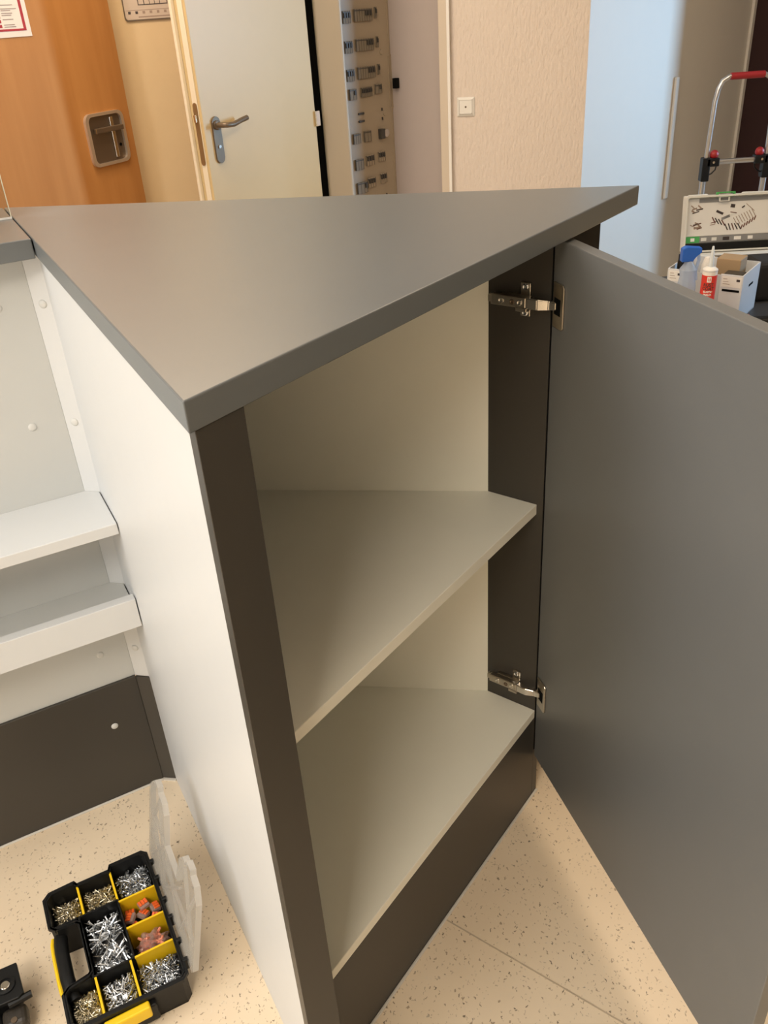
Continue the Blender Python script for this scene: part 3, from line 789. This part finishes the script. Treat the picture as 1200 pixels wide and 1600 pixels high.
b = nbm(); box(b, 0.004, 0.40, -0.0072, -0.0066, 1.459, 1.4605, FS); obj('printed_line', b, GREYINK, ev)
b = nbm(); box(b, 0.05, 0.28, -0.0072, -0.0066, 1.434, 1.438, FS); obj('printed_caption', b, GREYINK, ev)

# ------------------------------------------------------------------ cream steel door, half open
FC = frame(-0.579, 3.533, 52)                        # x along the leaf away, y behind (to the left)
b = nbm(); box(b, 0.0, 0.655, 0.0, 0.062, 0.01, 2.02, FC, bev=0.0025)
cd = obj('door_2', b, CREAMDOOR); cd['kind'] = 'structure'; cd['label'] = 'cream steel door standing half open with metal lever handle'
b = nbm(); box(b, -0.0035, 0.0, 0.012, 0.038, 0.02, 2.0, FC, bev=0.0008, seg=1); obj('rebate_strip', b, FRAMEP, cd)
b = nbm(); box(b, -0.016, 0.0, 0.055, 0.068, 0.02, 2.0, FC, bev=0.002); obj('edge_lip', b, FRAMEP, cd)
YZ = Matrix(((0, 0, -1, 0), (1, 0, 0, 0), (0, 1, 0, 0), (0, 0, 0, 1)))
b = nbm(); prism(b, rrect(0.014, 0.036, 0.925, 1.145, 0.0105), 0.0035, 0.006, F=FC @ YZ); fp = obj('lock_faceplate', b, mat('bronze_plate', (0.30, 0.20, 0.10), 0.4, 0.6), cd)
b = nbm(); box(b, -0.016, -0.0055, 0.018, 0.031, 1.078, 1.104, FC, bev=0.002); obj('latch_bolt', b, CHROME, fp)
FLV = FC
b = nbm(); prism(b, rrect(0.040, 0.082, 0.925, 1.092, 0.0205), 0.0, 0.008, F=FC @ XZ, bev=0.0015); bp = obj('handle_plate', b, DARKMETAL, cd)
b = nbm(); tube(b, [FC @ Vector(p) for p in ((0.061, -0.006, 1.062), (0.061, -0.045, 1.062), (0.064, -0.053, 1.062), (0.072, -0.056, 1.061), (0.105, -0.056, 1.060), (0.150, -0.05, 1.068), (0.195, -0.042, 1.073))], 0.0095, 12); obj('lever', b, DARKMETAL, bp, smooth=True)
b = nbm(); lathe(b, [(0.0165, 0), (0.0165, 0.006), (0.012, 0.008), (0, 0.008)], FC @ Matrix.Translation((0.061, -0.008, 1.062)) @ Matrix.Rotation(R(90), 4, 'X'), 18); obj('rosette', b, DARKMETAL, bp, smooth=True)
b = nbm(); lathe(b, [(0.0065, 0), (0.0065, 0.004), (0, 0.004)], FC @ Matrix.Translation((0.061, -0.008, 0.985)) @ Matrix.Rotation(R(90), 4, 'X'), 14); obj('lock_cylinder', b, CHROME, bp, smooth=True)
b = nbm(); box(b, 0.645, 0.672, -0.012, 0.004, 0.985, 1.045, FC, bev=0.002); obj('strike_bracket', b, CHROME, cd)

# ------------------------------------------------------------------ electrical distribution panel in the niche
FE = frame(0.18, 4.53, 47)                           # x = 0 at the right end, negative to the left
ep = thing('electrical_panel', (0.05, 4.40, 0.0), 'tall cream electrical panel with rows of breakers in niche', 'electrical panel')
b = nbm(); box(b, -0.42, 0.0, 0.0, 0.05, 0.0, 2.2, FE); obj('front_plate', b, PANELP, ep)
b = nbm(); box(b, -0.014, -0.011, -0.004, 0.0, 0.0, 2.2, FE); obj('door_edge', b, PANELP, ep)
b = nbm(); ring_prism(b, rrect(-0.022, 0.004, 0.99, 1.22, 0.008), rrect(-0.018, 0.0, 0.994, 1.216, 0.006), 0.0, 0.004, FE @ XZ); obj('flush_handle', b, PANELP, ep)
BRK = mat('breaker_grey', (0.22, 0.185, 0.14), 0.6, spec=0.2); BRD = mat('breaker_dark', (0.05, 0.045, 0.04), 0.5)
def sx(px): return px
def breaker(x0, x1, z0, z1, n, toggles, dark=None):
    b = nbm(); box(b, x0, x1, -0.010, 0.0, z0, z1, FE, bev=0.001, seg=1)
    o = obj('breaker_block', b, dark or BRK, ep)
    w = (x1 - x0) / n
    b = nbm()
    for k in range(n + 1): box(b, x0 + k * w - 0.0006, x0 + k * w + 0.0006, -0.0108, -0.009, z0, z1, FE)
    box(b, x0, x1, -0.0112, -0.009, z1 - 0.008, z1 - 0.004, FE)
    obj('breaker_joint', b, BRD, o)
    if toggles:
        b = nbm()
        for k in range(n):
            if k >= n - toggles:
                c = x0 + (k + 0.5) * w; box(b, c - w * 0.28, c + w * 0.28, -0.016, -0.009, z0 + (z1 - z0) * 0.45, z1 - 0.008, FE)
        obj('toggle', b, BRD, o)
for zc in (1.386, 1.270, 1.158):
    breaker(-0.315, -0.268, zc - 0.026, zc + 0.022, 3, 3)
    breaker(-0.240, -0.125, zc - 0.022, zc + 0.026, 7, 3)
    breaker(-0.102, -0.092, zc - 0.014, zc + 0.030, 1, 1)
breaker(-0.305, -0.262, 1.055, 1.100, 2, 1); breaker(-0.226, -0.155, 1.060, 1.100, 6, 6); breaker(-0.130, -0.085, 1.065, 1.105, 2, 1)
for z in (0.992, 0.960):
    b = nbm(); box(b, -0.252, -0.212, -0.006, 0.0, z - 0.0045, z + 0.0045, FE, bev=0.002); obj('slot_plug', b, BRD, ep)
for z in (0.995, 0.955):
    b = nbm(); box(b, -0.0865, -0.0795, -0.004, 0.0, z - 0.006, z + 0.006, FE); obj('indicator', b, BRD, ep)
for x, z in ((-0.066, 1.235), (-0.063, 0.975)):
    b = nbm(); lathe(b, [(0.011, 0), (0.010, 0.004), (0, 0.005)], FE @ Matrix.Translation((x, 0, z)) @ Matrix.Rotation(R(90), 4, 'X'), 16); obj('blank_knob', b, PANELP, ep, smooth=True)
breaker(-0.300, -0.255, 0.868, 0.912, 3, 0); breaker(-0.225, -0.180, 0.868, 0.915, 2, 0)
b = nbm(); box(b, -0.118, -0.090, -0.022, 0.0, 0.868, 0.912, FE, bev=0.002); o = obj('lock_case', b, BRD, ep)
b = nbm(); lathe(b, [(0.020, 0), (0.018, 0.016), (0, 0.018)], FE @ Matrix.Translation((-0.072, 0, 0.890)) @ Matrix.Rotation(R(90), 4, 'X'), 16); obj('lock_knob', b, CHROME, o, smooth=True)
breaker(-0.298, -0.245, 0.752, 0.800, 3, 0); breaker(-0.222, -0.168, 0.762, 0.808, 3, 3, PANELP); breaker(-0.135, -0.088, 0.768, 0.812, 3, 3, PANELP)
breaker(-0.296, -0.228, 0.645, 0.695, 3, 1); breaker(-0.220, -0.168, 0.662, 0.705, 3, 3, PANELP); breaker(-0.130, -0.085, 0.668, 0.712, 3, 3, PANELP)
b = nbm(); box(b, -0.085, -0.079, -0.004, 0.0, 0.60, 0.614, FE); obj('indicator', b, BRD, ep)
# small black latch on the niche wall
b = nbm(); box(b, -0.012, 0.012, -0.024, 0.0, -0.022, 0.022, frame(0.206, 4.502, 137 - 180, 1.10), bev=0.002)
tag(obj('door_catch', b, VOID), 'small black door catch on the niche wall by the electrical panel', 'catch')

# ------------------------------------------------------------------ wall socket on the woodchip wall
FSW = frame(0.506, 4.2995, -14)
sw = thing('wall_switch', (0.506, 4.30, 0.955), 'white square wall socket with tiny dark hole on woodchip wall', 'switch')
b = nbm()
o1 = [(-0.040, -0.040), (0.040, -0.040), (0.040, 0.040), (-0.040, 0.040)]; i1 = [(p[0] * 0.74, p[1] * 0.74) for p in o1]
V = [[b.verts.new(FSW @ XZ @ Vector((p[0], 0.996 + p[1], t))) for p in L] for L, t in ((o1, 0.0), (o1, 0.003), (i1, 0.011), (i1, 0.006))]
for a, c in zip(V[:-1], V[1:]):
    for k in range(4): b.faces.new((a[k], a[(k + 1) % 4], c[(k + 1) % 4], c[k]))
obj('cover_frame', b, WHITEP, sw)
b = nbm(); prism(b, rrect(-0.0285, 0.0285, 0.9675, 1.0245, 0.004), 0.004, 0.0095, F=FSW @ XZ, bev=0.001); obj('centre_plate', b, WHITEP, sw)
b = nbm(); lathe(b, [(0.0042, 0.0), (0.0042, 0.0008), (0, 0.0008)], FSW @ Matrix.Translation((0, -0.0095, 0.996)) @ Matrix.Rotation(R(90), 4, 'X'), 14); obj('pin_hole', b, DARKMETAL, sw)

# ------------------------------------------------------------------ hand truck and tool boxes at right
def at(x, z, y, Y0): return Vector((x * y / Y0, y, 1.403 - (1.403 - z) * y / Y0))
YH = 3.85; k = YH / 3.5
ht = thing('hand_truck', (1.62, YH, 0), 'folding aluminium hand truck with red grip behind the tool boxes', 'hand truck')
tz = lambda z: 1.403 - (1.403 - z) * k
xL, xR = 1.349 * k, 1.575 * k
xl2, xr2 = 1.352 * k, 1.60 * k
zg = tz(1.112); zj = tz(0.815)
b = nbm()
tube(b, [(xL - 0.004, YH, zj), (xL + 0.004, YH, tz(1.03)), (xL + 0.012, YH, zg - 0.045), (xL + 0.026, YH, zg - 0.015), (xL + 0.052, YH, zg), (xR - 0.05, YH, zg), (xR - 0.024, YH, zg - 0.015), (xR - 0.010, YH, zg - 0.045), (xR, YH, tz(1.03)), (xR + 0.006, YH, zj)], 0.0095, 10)
obj('upper_handle', b, ALU, ht, smooth=True)
b = nbm(); tube(b, [(xL + 0.056, YH, zg), (xR - 0.054, YH, zg)], 0.0135, 12); obj('grip', b, RED, ht, smooth=True, label='red foam grip')
for x in (xL - 0.006, xR + 0.008):
    b = nbm(); tube(b, [(x, YH, zj + 0.01), (x - 0.004, YH, 0.08)], 0.0125, 10); obj('upright', b, ALU, ht, smooth=True)
    s = 1 if x < 1.6 else -1
    b = nbm(); box(b, x - 0.017, x + 0.017, YH - 0.02, YH + 0.02, zj - 0.075, zj + 0.020, None, bev=0.004)
    box(b, x + (0.0 if s > 0 else -0.055), x + (0.055 if s > 0 else 0.0), YH - 0.02, YH + 0.02, zj - 0.016, zj + 0.018, None, bev=0.004)
    j = obj('lock_joint', b, BLACK, ht)
    b = nbm(); bmesh.ops.create_uvsphere(b, u_segments=14, v_segments=8, radius=0.019); bmesh.ops.translate(b, verts=b.verts[:], vec=(x + s * 0.034, YH, zj + 0.030)); obj('release_knob', b, RED, j, smooth=True)
    b = nbm(); lathe(b, [(0.005, 0), (0.005, 0.003), (0, 0.003)], Matrix.Translation((x + s * 0.028, YH - 0.02, zj + 0.002)) @ Matrix.Rotation(R(90), 4, 'X'), 12); obj('rivet', b, CHROME, j)
    b = nbm(); tube(b, [(x + s * 0.05, YH, zj - 0.012), (x + s * 0.046, YH, zj - 0.032), (x + s * 0.032, YH, zj - 0.046), (x + s * 0.012, YH, zj - 0.054)], 0.003, 6); obj('release_lever', b, BLACK, j)
b = nbm(); tube(b, [(xL + 0.04, YH, zj), (xR - 0.04, YH, zj)], 0.011, 12); obj('crossbar', b, ALU, ht, smooth=True)
b = nbm(); box(b, xL - 0.02, xR + 0.02, YH - 0.235, YH + 0.01, 0.005, 0.012); obj('toe_plate', b, ALU, ht)
for x in (xL - 0.05, xR + 0.05):
    b = nbm(); lathe(b, [(0.02, -0.015), (0.08, -0.016), (0.085, -0.01), (0.085, 0.01), (0.08, 0.016), (0.02, 0.015)], Matrix.Translation((x, YH + 0.06, 0.0855)) @ Matrix.Rotation(R(90), 4, 'Y'), 20); obj('wheel', b, BLACK, ht, smooth=True)

# base tool case (stands behind the open cabinet door)
BZ = 0.35
bc = thing('tool_case', (1.30, 3.25, 0), 'closed dark tool case carrying the crate and bottles', 'tool case')
b = nbm(); box(b, 0.96, 1.68, 2.81, 3.60, 0.0, BZ - 0.05, None, bev=0.012, seg=3); obj('body', b, BLACK, bc)
b = nbm(); box(b, 0.95, 1.69, 2.80, 3.61, BZ - 0.05, BZ, None, bev=0.008); obj('lid', b, mat('charcoal_plastic', (0.05, 0.05, 0.05), 0.5), bc)
# open box with the printed insert in its lid
YL = 3.52; kk = YL / 3.25
ob = thing('open_toolbox', (1.45, 3.46, BZ), 'open toolbox showing printed tool insert inside its raised lid', 'toolbox')
lx0, lx1 = 1.204 * kk, 1.530 * kk
lz0, lz1 = 1.403 - (1.403 - 0.545) * kk, 1.403 - (1.403 - 0.738) * kk
FB = frame(lx0, YL, -4)
W = 0.40
Lw = lz1 - lz0
b = nbm(); box(b, 0.0, W, -0.16, 0.03, BZ, lz0 - 0.012, FB, bev=0.006); obj('box_body', b, LIDGREY, ob)
FLD = FB @ Matrix.Translation((0, 0.012, lz0 - 0.01)) @ Matrix.Rotation(R(-9), 4, 'X')
b = nbm(); box(b, 0.0, W, 0.004, 0.040, 0.0, Lw + 0.01, FLD, bev=0.004)
ld = obj('lid_shell', b, LIDGREY, ob)
b = nbm(); ring_prism(b, rrect(0.0, W, 0.0, Lw + 0.01, 0.012), rrect(0.007, W - 0.007, 0.006, Lw + 0.003, 0.008), -0.004, 0.014, FLD @ XZ); obj('lid_rim', b, LIDGREY, ld)
b = nbm(); box(b, 0.008, W - 0.008, 0.001, 0.004, 0.062, Lw - 0.002, FLD); obj('printed_insert', b, mat('insert_white', (0.70, 0.69, 0.66), 0.45), ld)
b = nbm(); box(b, 0.055, W - 0.055, -0.0005, 0.001, Lw - 0.018, Lw - 0.002, FLD); obj('insert_notch', b, MIDGREY, ld)
b = nbm(); box(b, 0.006, W - 0.006, -0.008, 0.004, 0.004, 0.034, FLD, bev=0.002); hb = obj('hinge_bar', b, BLACK, ld)
for x in (0.020, W - 0.045): 
    b = nbm(); lathe(b, [(0.007, 0), (0.006, 0.003), (0, 0.003)], FLD @ Matrix.Translation((x, -0.008, 0.022)) @ Matrix.Rotation(R(90), 4, 'X'), 12); obj('rivet', b, CHROME, hb)
b = nbm(); box(b, 0.010, 0.066, -0.001, 0.001, 0.036, 0.061, FLD); obj('green_print', b, GREEN, ld)
b = nbm(); box(b, 0.066, W - 0.012, -0.001, 0.001, 0.036, 0.061, FLD); obj('grey_print', b, MIDGREY, ld)
for x, w, m_ in ((0.030, 0.016, WHITEP), (0.072, 0.022, LIDGREY), (0.115, 0.020, LIDGREY), (0.160, 0.026, DARKINK), (0.205, 0.028, WHITEP), (0.26, 0.02, WHITEP)):
    b = nbm(); box(b, x, x + w, -0.0018, -0.001, 0.042, 0.055, FLD @ Matrix.Rotation(R(0), 4, 'Y')); obj('pictogram', b, m_, ld)
# pictures of tools on the insert
rnd = random.Random(3)
def stroke(x, z, l, w, a, m_):
    b = nbm(); box(b, -l / 2, l / 2, 0.0001, 0.0011, -w / 2, w / 2, FLD @ Matrix.Translation((x, 0, z)) @ Matrix.Rotation(R(a), 4, 'Y'), )
    obj('printed_tool', b, m_, ld)
BR = mat('brown_ink', (0.14, 0.06, 0.045), 0.5)
z0 = 0.062; h_ = Lw - 0.066
for (cx, cz) in ((0.048, 0.74), (0.048, 0.30)):
    for k in range(7):
        stroke(cx + rnd.uniform(-0.018, 0.018), z0 + h_ * cz + rnd.uniform(-0.013, 0.013), rnd.uniform(0.012, 0.032), rnd.uniform(0.003, 0.007), rnd.choice((-15, -10, 25, 40)), rnd.choice((BR, DARKINK, GREYINK)))
stroke(0.140, z0 + h_ * 0.62, 0.030, 0.009, 25, DARKINK); stroke(0.190, z0 + h_ * 0.78, 0.017, 0.013, 10, DARKINK); stroke(0.165, z0 + h_ * 0.48, 0.034, 0.010, -20, MIDGREY); stroke(0.180, z0 + h_ * 0.52, 0.036, 0.006, -20, LIDGREY)
for k in range(9): stroke(0.118 + k * 0.013, z0 + h_ * (0.42 - 0.028 * k if k < 4 else 0.22), 0.028, 0.0042, 62 + rnd.uniform(-6, 6), DARKINK if k % 3 else BR)
for k in range(8): stroke(0.205 + k * 0.010, z0 + h_ * (0.36 + 0.03 * k), 0.034, 0.0022, 58, GREYINK)
for k in range(6): stroke(0.232 + k * 0.010, z0 + h_ * (0.20 + 0.045 * k), 0.018, 0.0045, -72, BR)
stroke(0.118, z0 + h_ * 0.36, 0.022, 0.003, -12, BR); stroke(0.115, z0 + h_ * 0.30, 0.020, 0.003, -12, GREYINK); stroke(0.195, z0 + h_ * 0.60, 0.026, 0.003, 12, BR); stroke(0.232, z0 + h_ * 0.74, 0.013, 0.005, -35, DARKINK); stroke(0.26, z0 + h_ * 0.72, 0.045, 0.002, 40, GREYINK)
# top edge carry loops and green clip
b = nbm(); tube(b, [FLD @ Vector(p) for p in ((0.012, 0.01, Lw + 0.010), (0.085, 0.01, Lw + 0.012), (0.098, 0.006, Lw + 0.002), (0.102, 0.004, Lw - 0.014))], 0.0035, 8)
tube(b, [FLD @ Vector(p) for p in ((0.205, 0.004, Lw - 0.012), (0.214, 0.006, Lw + 0.004), (0.228, 0.01, Lw + 0.012), (0.39, 0.01, Lw + 0.010))], 0.0035, 8); obj('lid_loop', b, LIDGREY, ld, smooth=True)
b = nbm(); ring_prism(b, rrect(0.118, 0.192, Lw + 0.002, Lw + 0.020, 0.003), rrect(0.126, 0.184, Lw + 0.006, Lw + 0.015, 0.002), 0.0, 0.012, FLD @ XZ); obj('green_clip', b, GREEN, ld)
b = nbm(); ring_prism(b, rrect(0.130, 0.172, Lw - 0.016, Lw + 0.003, 0.002), rrect(0.135, 0.167, Lw - 0.013, Lw - 0.001, 0.001), 0.004, 0.010, FLD @ XZ); obj('latch_loop', b, LIDGREY, ld)

# grey storage crate in front, turned so that its right side shows
FCR = frame(1.1075, 3.117, -38)                     # local x along the front, local y to the back
CW, CD, zl = 0.27, 0.21, 0.522
cr = thing('storage_crate', (1.28, 3.12, BZ), 'light grey open storage crate with labelled corners', 'crate')
b = nbm(); box(b, 0, CW, 0, CD, BZ, BZ + 0.005, FCR); obj('crate_floor', b, CRATE, cr)
b = nbm(); box(b, 0, CW, CD - 0.004, CD, BZ, zl, FCR); obj('crate_back', b, CRATE, cr)
b = nbm(); box(b, 0, 0.004, 0, CD, BZ, zl, FCR); obj('crate_side', b, CRATE, cr)
b = nbm(); box(b, CW - 0.004, CW, 0, CD, BZ, zl, FCR); sd = obj('crate_side', b, CRATE, cr)
b = nbm(); box(b, CW, CW + 0.0008, 0.085, 0.135, zl - 0.060, zl - 0.052, FCR); obj('side_slot', b, VOID, sd)
b = nbm(); box(b, 0.055, CW - 0.075, 0.004, 0.008, BZ, zl - 0.006, FCR); obj('crate_front', b, mat('grey_front_plastic', (0.50, 0.52, 0.54), 0.5), cr)
for x0, x1 in ((0.0, 0.060), (CW - 0.078, CW)):
    b = nbm(); box(b, x0, x1, -0.004, 0.0, BZ, zl, FCR, bev=0.0008, seg=1); cp = obj('corner_panel', b, CRATE, cr)
    b = nbm(); box(b, x0 + 0.005, x1 - 0.005, -0.0047, -0.004, zl - 0.044, zl - 0.006, FCR); lb = obj('paper_label', b, WHITEP, cp)
    b = nbm(); box(b, x0 + 0.010, x1 - 0.008, -0.0050, -0.004, zl - 0.060, zl - 0.052, FCR); obj('slot', b, VOID, cp)
    for q in range(3):
        b = nbm(); box(b, x0 + 0.010, x0 + 0.024 + 0.005 * q, -0.0052, -0.0047, zl - 0.016 - q * 0.009, zl - 0.0145 - q * 0.009, FCR); obj('printed_line', b, GREYINK, lb)
    b = nbm(); box(b, x1 - 0.022, x1 - 0.010, -0.0052, -0.0047, zl - 0.022, zl - 0.014, FCR); obj('printed_code', b, DARKINK, lb)
# contents of the crate
b = nbm(); box(b, 0.150, 0.235, 0.07, 0.15, BZ + 0.005, 0.556, FCR, bev=0.002); tag(obj('cardboard_box', b, CARD), 'brown cardboard box inside the grey crate', 'box')
b = nbm(); box(b, 0.195, 0.262, 0.015, 0.065, BZ + 0.005, 0.520, FCR, bev=0.004); tag(obj('dark_tin', b, mat('dark_olive_tin', (0.05, 0.042, 0.03), 0.5)), 'dark tin in front of the cardboard box inside the crate', 'tin')
b = nbm(); lathe(b, [(0.024, 0), (0.024, 0.13), (0.021, 0.175), (0.012, 0.200), (0.0, 0.205)], FCR @ Matrix.Translation((0.118, 0.075, BZ + 0.005)), 16); tag(obj('white_bottle', b, WHITEP, smooth=True), 'white rounded bottle beside the cardboard box in crate', 'bottle')
b = nbm(); lathe(b, [(0.018, 0), (0.018, 0.18), (0.016, 0.185), (0.016, 0.205), (0.0, 0.207)], FCR @ Matrix.Translation((0.030, 0.060, BZ + 0.005)), 16); tag(obj('black_can', b, BLACK, smooth=True), 'black capped can in the left corner of grey crate', 'can')
b = nbm(); box(b, 1.465, 1.64, 3.17, 3.31, BZ, 0.50, None, bev=0.02, seg=3)
tag(obj('tool_pouch', b, mat('black_fabric', (0.012, 0.011, 0.010), 0.8)), 'black fabric tool pouch behind the right end of the crate', 'pouch')
zbar = lz0 - 0.012
bt = thing('pry_bar', (1.55, 3.40, zbar), 'black flat tool lying on the open toolbox', 'tool')
b = nbm(); box(b, 0.0, 0.32, -0.012, 0.012, 0.0005, 0.012, frame(1.40, 3.40, -3, zbar), bev=0.003); obj('shaft', b, BLACK, bt)
b = nbm(); box(b, -0.03, 0.03, -0.009, 0.009, 0.0125, 0.016, frame(1.42, 3.40, -3, zbar), bev=0.001); obj('blade', b, CHROME, bt)

# cartridge of sealant in front of the crate
ty = 2.90; kt = ty / 3.25
tz2 = lambda z: 1.403 - (1.403 - z) * kt
tx = 1.319 * kt
tu = thing('sealant_cartridge', (tx, ty, BZ), 'red and white sealant cartridge with tall nozzle', 'cartridge')
zcap = tz2(0.474); FTU = Matrix.Translation((tx, ty, 0))
b = nbm(); lathe(b, [(0.0245, BZ), (0.025, BZ + 0.004), (0.025, zcap - 0.012), (0.025, zcap - 0.004), (0.020, zcap), (0.010, zcap + 0.004), (0.0, zcap + 0.004)], FTU, 24); obj('barrel', b, WHITEP, tu, smooth=True)
b = nbm(); lathe(b, [(0.0254, BZ + 0.012), (0.0254, zcap - 0.022)], FTU, 24); lb = obj('red_label', b, TUBERED, tu, smooth=True)
b = nbm(); lathe(b, [(0.0095, zcap + 0.002), (0.0090, zcap + 0.012), (0.0035, tz2(0.556) - 0.002), (0.0025, tz2(0.556)), (0, tz2(0.556))], FTU, 14); obj('nozzle', b, mat('pale_blue_nozzle', (0.62, 0.68, 0.72), 0.4), tu, smooth=True)
b = nbm(); lathe(b, [(0.0252, zcap - 0.010), (0.0258, zcap - 0.008), (0.0252, zcap - 0.005)], FTU, 24); obj('cap_ring', b, CRATE, tu, smooth=True)
def curved_text(txt, x, zc_, size, material):
    cu = bpy.data.curves.new('txt', 'FONT'); cu.body = txt; cu.size = size; cu.align_x = 'CENTER'; cu.extrude = 0.0; cu.offset = 0.0004
    to = bpy.data.objects.new('txt', cu); COL.objects.link(to)
    dg = bpy.context.evaluated_depsgraph_get()
    me = bpy.data.meshes.new_from_object(to.evaluated_get(dg))
    bpy.data.objects.remove(to)
    bm = bmesh.new(); bm.from_mesh(me); bpy.data.meshes.remove(me)
    for v in bm.verts:
        a = v.co.x / 0.0257 + math.atan2(-tx, ty) * 1.0
        zz = zc_ + v.co.y
        v.co = Vector((tx + 0.0258 * math.sin(a), ty - 0.0258 * math.cos(a), zz))
    return obj('lettering', bm, material, lb)
curved_text('RUST', 0, zcap - 0.058, 0.0145, DARKINK)
curved_text('COAT', 0, zcap - 0.071, 0.0145, DARKINK)
curved_text('ELASTIC', 0, zcap - 0.080, 0.0085, WHITEP)
curved_text('SEALER', 0, zcap - 0.090, 0.0085, WHITEP)
b = nbm()
a1 = math.atan2(-tx, ty)
for (da0, da1, z0_, z1_) in ((-0.25, 0.30, -0.044, -0.040), (-0.25, 0.30, -0.030, -0.025), (-0.25, -0.12, -0.040, -0.030), (-0.04, 0.06, -0.040, -0.030), (0.18, 0.30, -0.040, -0.030)):
    n = 5; A_ = [a1 + da0 + (da1 - da0) * i / n for i in range(n + 1)]
    lo = [b.verts.new((tx + 0.0257 * math.sin(a), ty - 0.0257 * math.cos(a), zcap + z0_)) for a in A_]
    hi = [b.verts.new((tx + 0.0257 * math.sin(a), ty - 0.0257 * math.cos(a), zcap + z1_)) for a in A_]
    for i in range(n): b.faces.new((lo[i], lo[i + 1], hi[i + 1], hi[i]))
obj('label_logo', b, WHITEP, lb)

# spray bottle with blue trigger head
sx_, sy_ = 1.232 * 2.97 / 3.25, 2.97
sp = thing('spray_bottle', (sx_, sy_, BZ), 'clear spray bottle with a blue trigger head', 'spray bottle')
FSB = Matrix.Translation((sx_, sy_, 0))
zb_ = tz2(0.475)
b = nbm(); lathe(b, [(0.030, BZ), (0.033, BZ + 0.01), (0.032, zb_ - 0.08), (0.026, zb_ - 0.045), (0.030, zb_ - 0.02), (0.016, zb_), (0.014, zb_ + 0.01), (0, zb_ + 0.01)], FSB, 18); obj('bottle', b, BOTTLE, sp, smooth=True)
b = nbm(); prism(b, [(-0.030, 0.0), (0.010, 0.0), (0.018, 0.020), (0.038, 0.030), (0.036, 0.046), (-0.016, 0.052), (-0.030, 0.045)], -0.014, 0.014, F=Matrix.Translation((sx_, sy_, zb_ + 0.008)) @ XZ, bev=0.003); obj('trigger_head', b, BLUE, sp)
b = nbm(); tube(b, [(sx_ + 0.030, sy_, zb_ + 0.034), (sx_ + 0.034, sy_, zb_ + 0.01), (sx_ + 0.026, sy_, zb_ - 0.03), (sx_ + 0.032, sy_, zb_ - 0.06)], 0.006, 8); obj('trigger', b, BOTTLE, sp, smooth=True)
# small red and white trigger tool at the right
rt_ = thing('caulking_gun', (1.40, 2.86, BZ), 'black and red trigger tool lying before the grey crate', 'tool')
FX = frame(1.315, 2.865, -8, BZ)
b = nbm(); box(b, 0.0, 0.20, -0.022, 0.022, 0.0, 0.05, FX, bev=0.008, seg=3); obj('body', b, BLACK, rt_)
b = nbm(); box(b, -0.035, 0.0, -0.014, 0.014, 0.006, 0.046, FX @ Matrix.Rotation(R(20), 4, 'Y'), bev=0.006, seg=3); obj('nose', b, WHITEP, rt_)
b = nbm(); box(b, -0.010, 0.012, -0.018, 0.018, 0.020, 0.058, FX, bev=0.005); obj('trigger', b, RED, rt_)
b = nbm(); lathe(b, [(0.024, 0), (0.024, 0.06), (0.018, 0.066), (0, 0.066)], FX @ Matrix.Translation((0.10, -0.01, 0.048)), 16); obj('knob', b, BLACK, rt_, smooth=True)
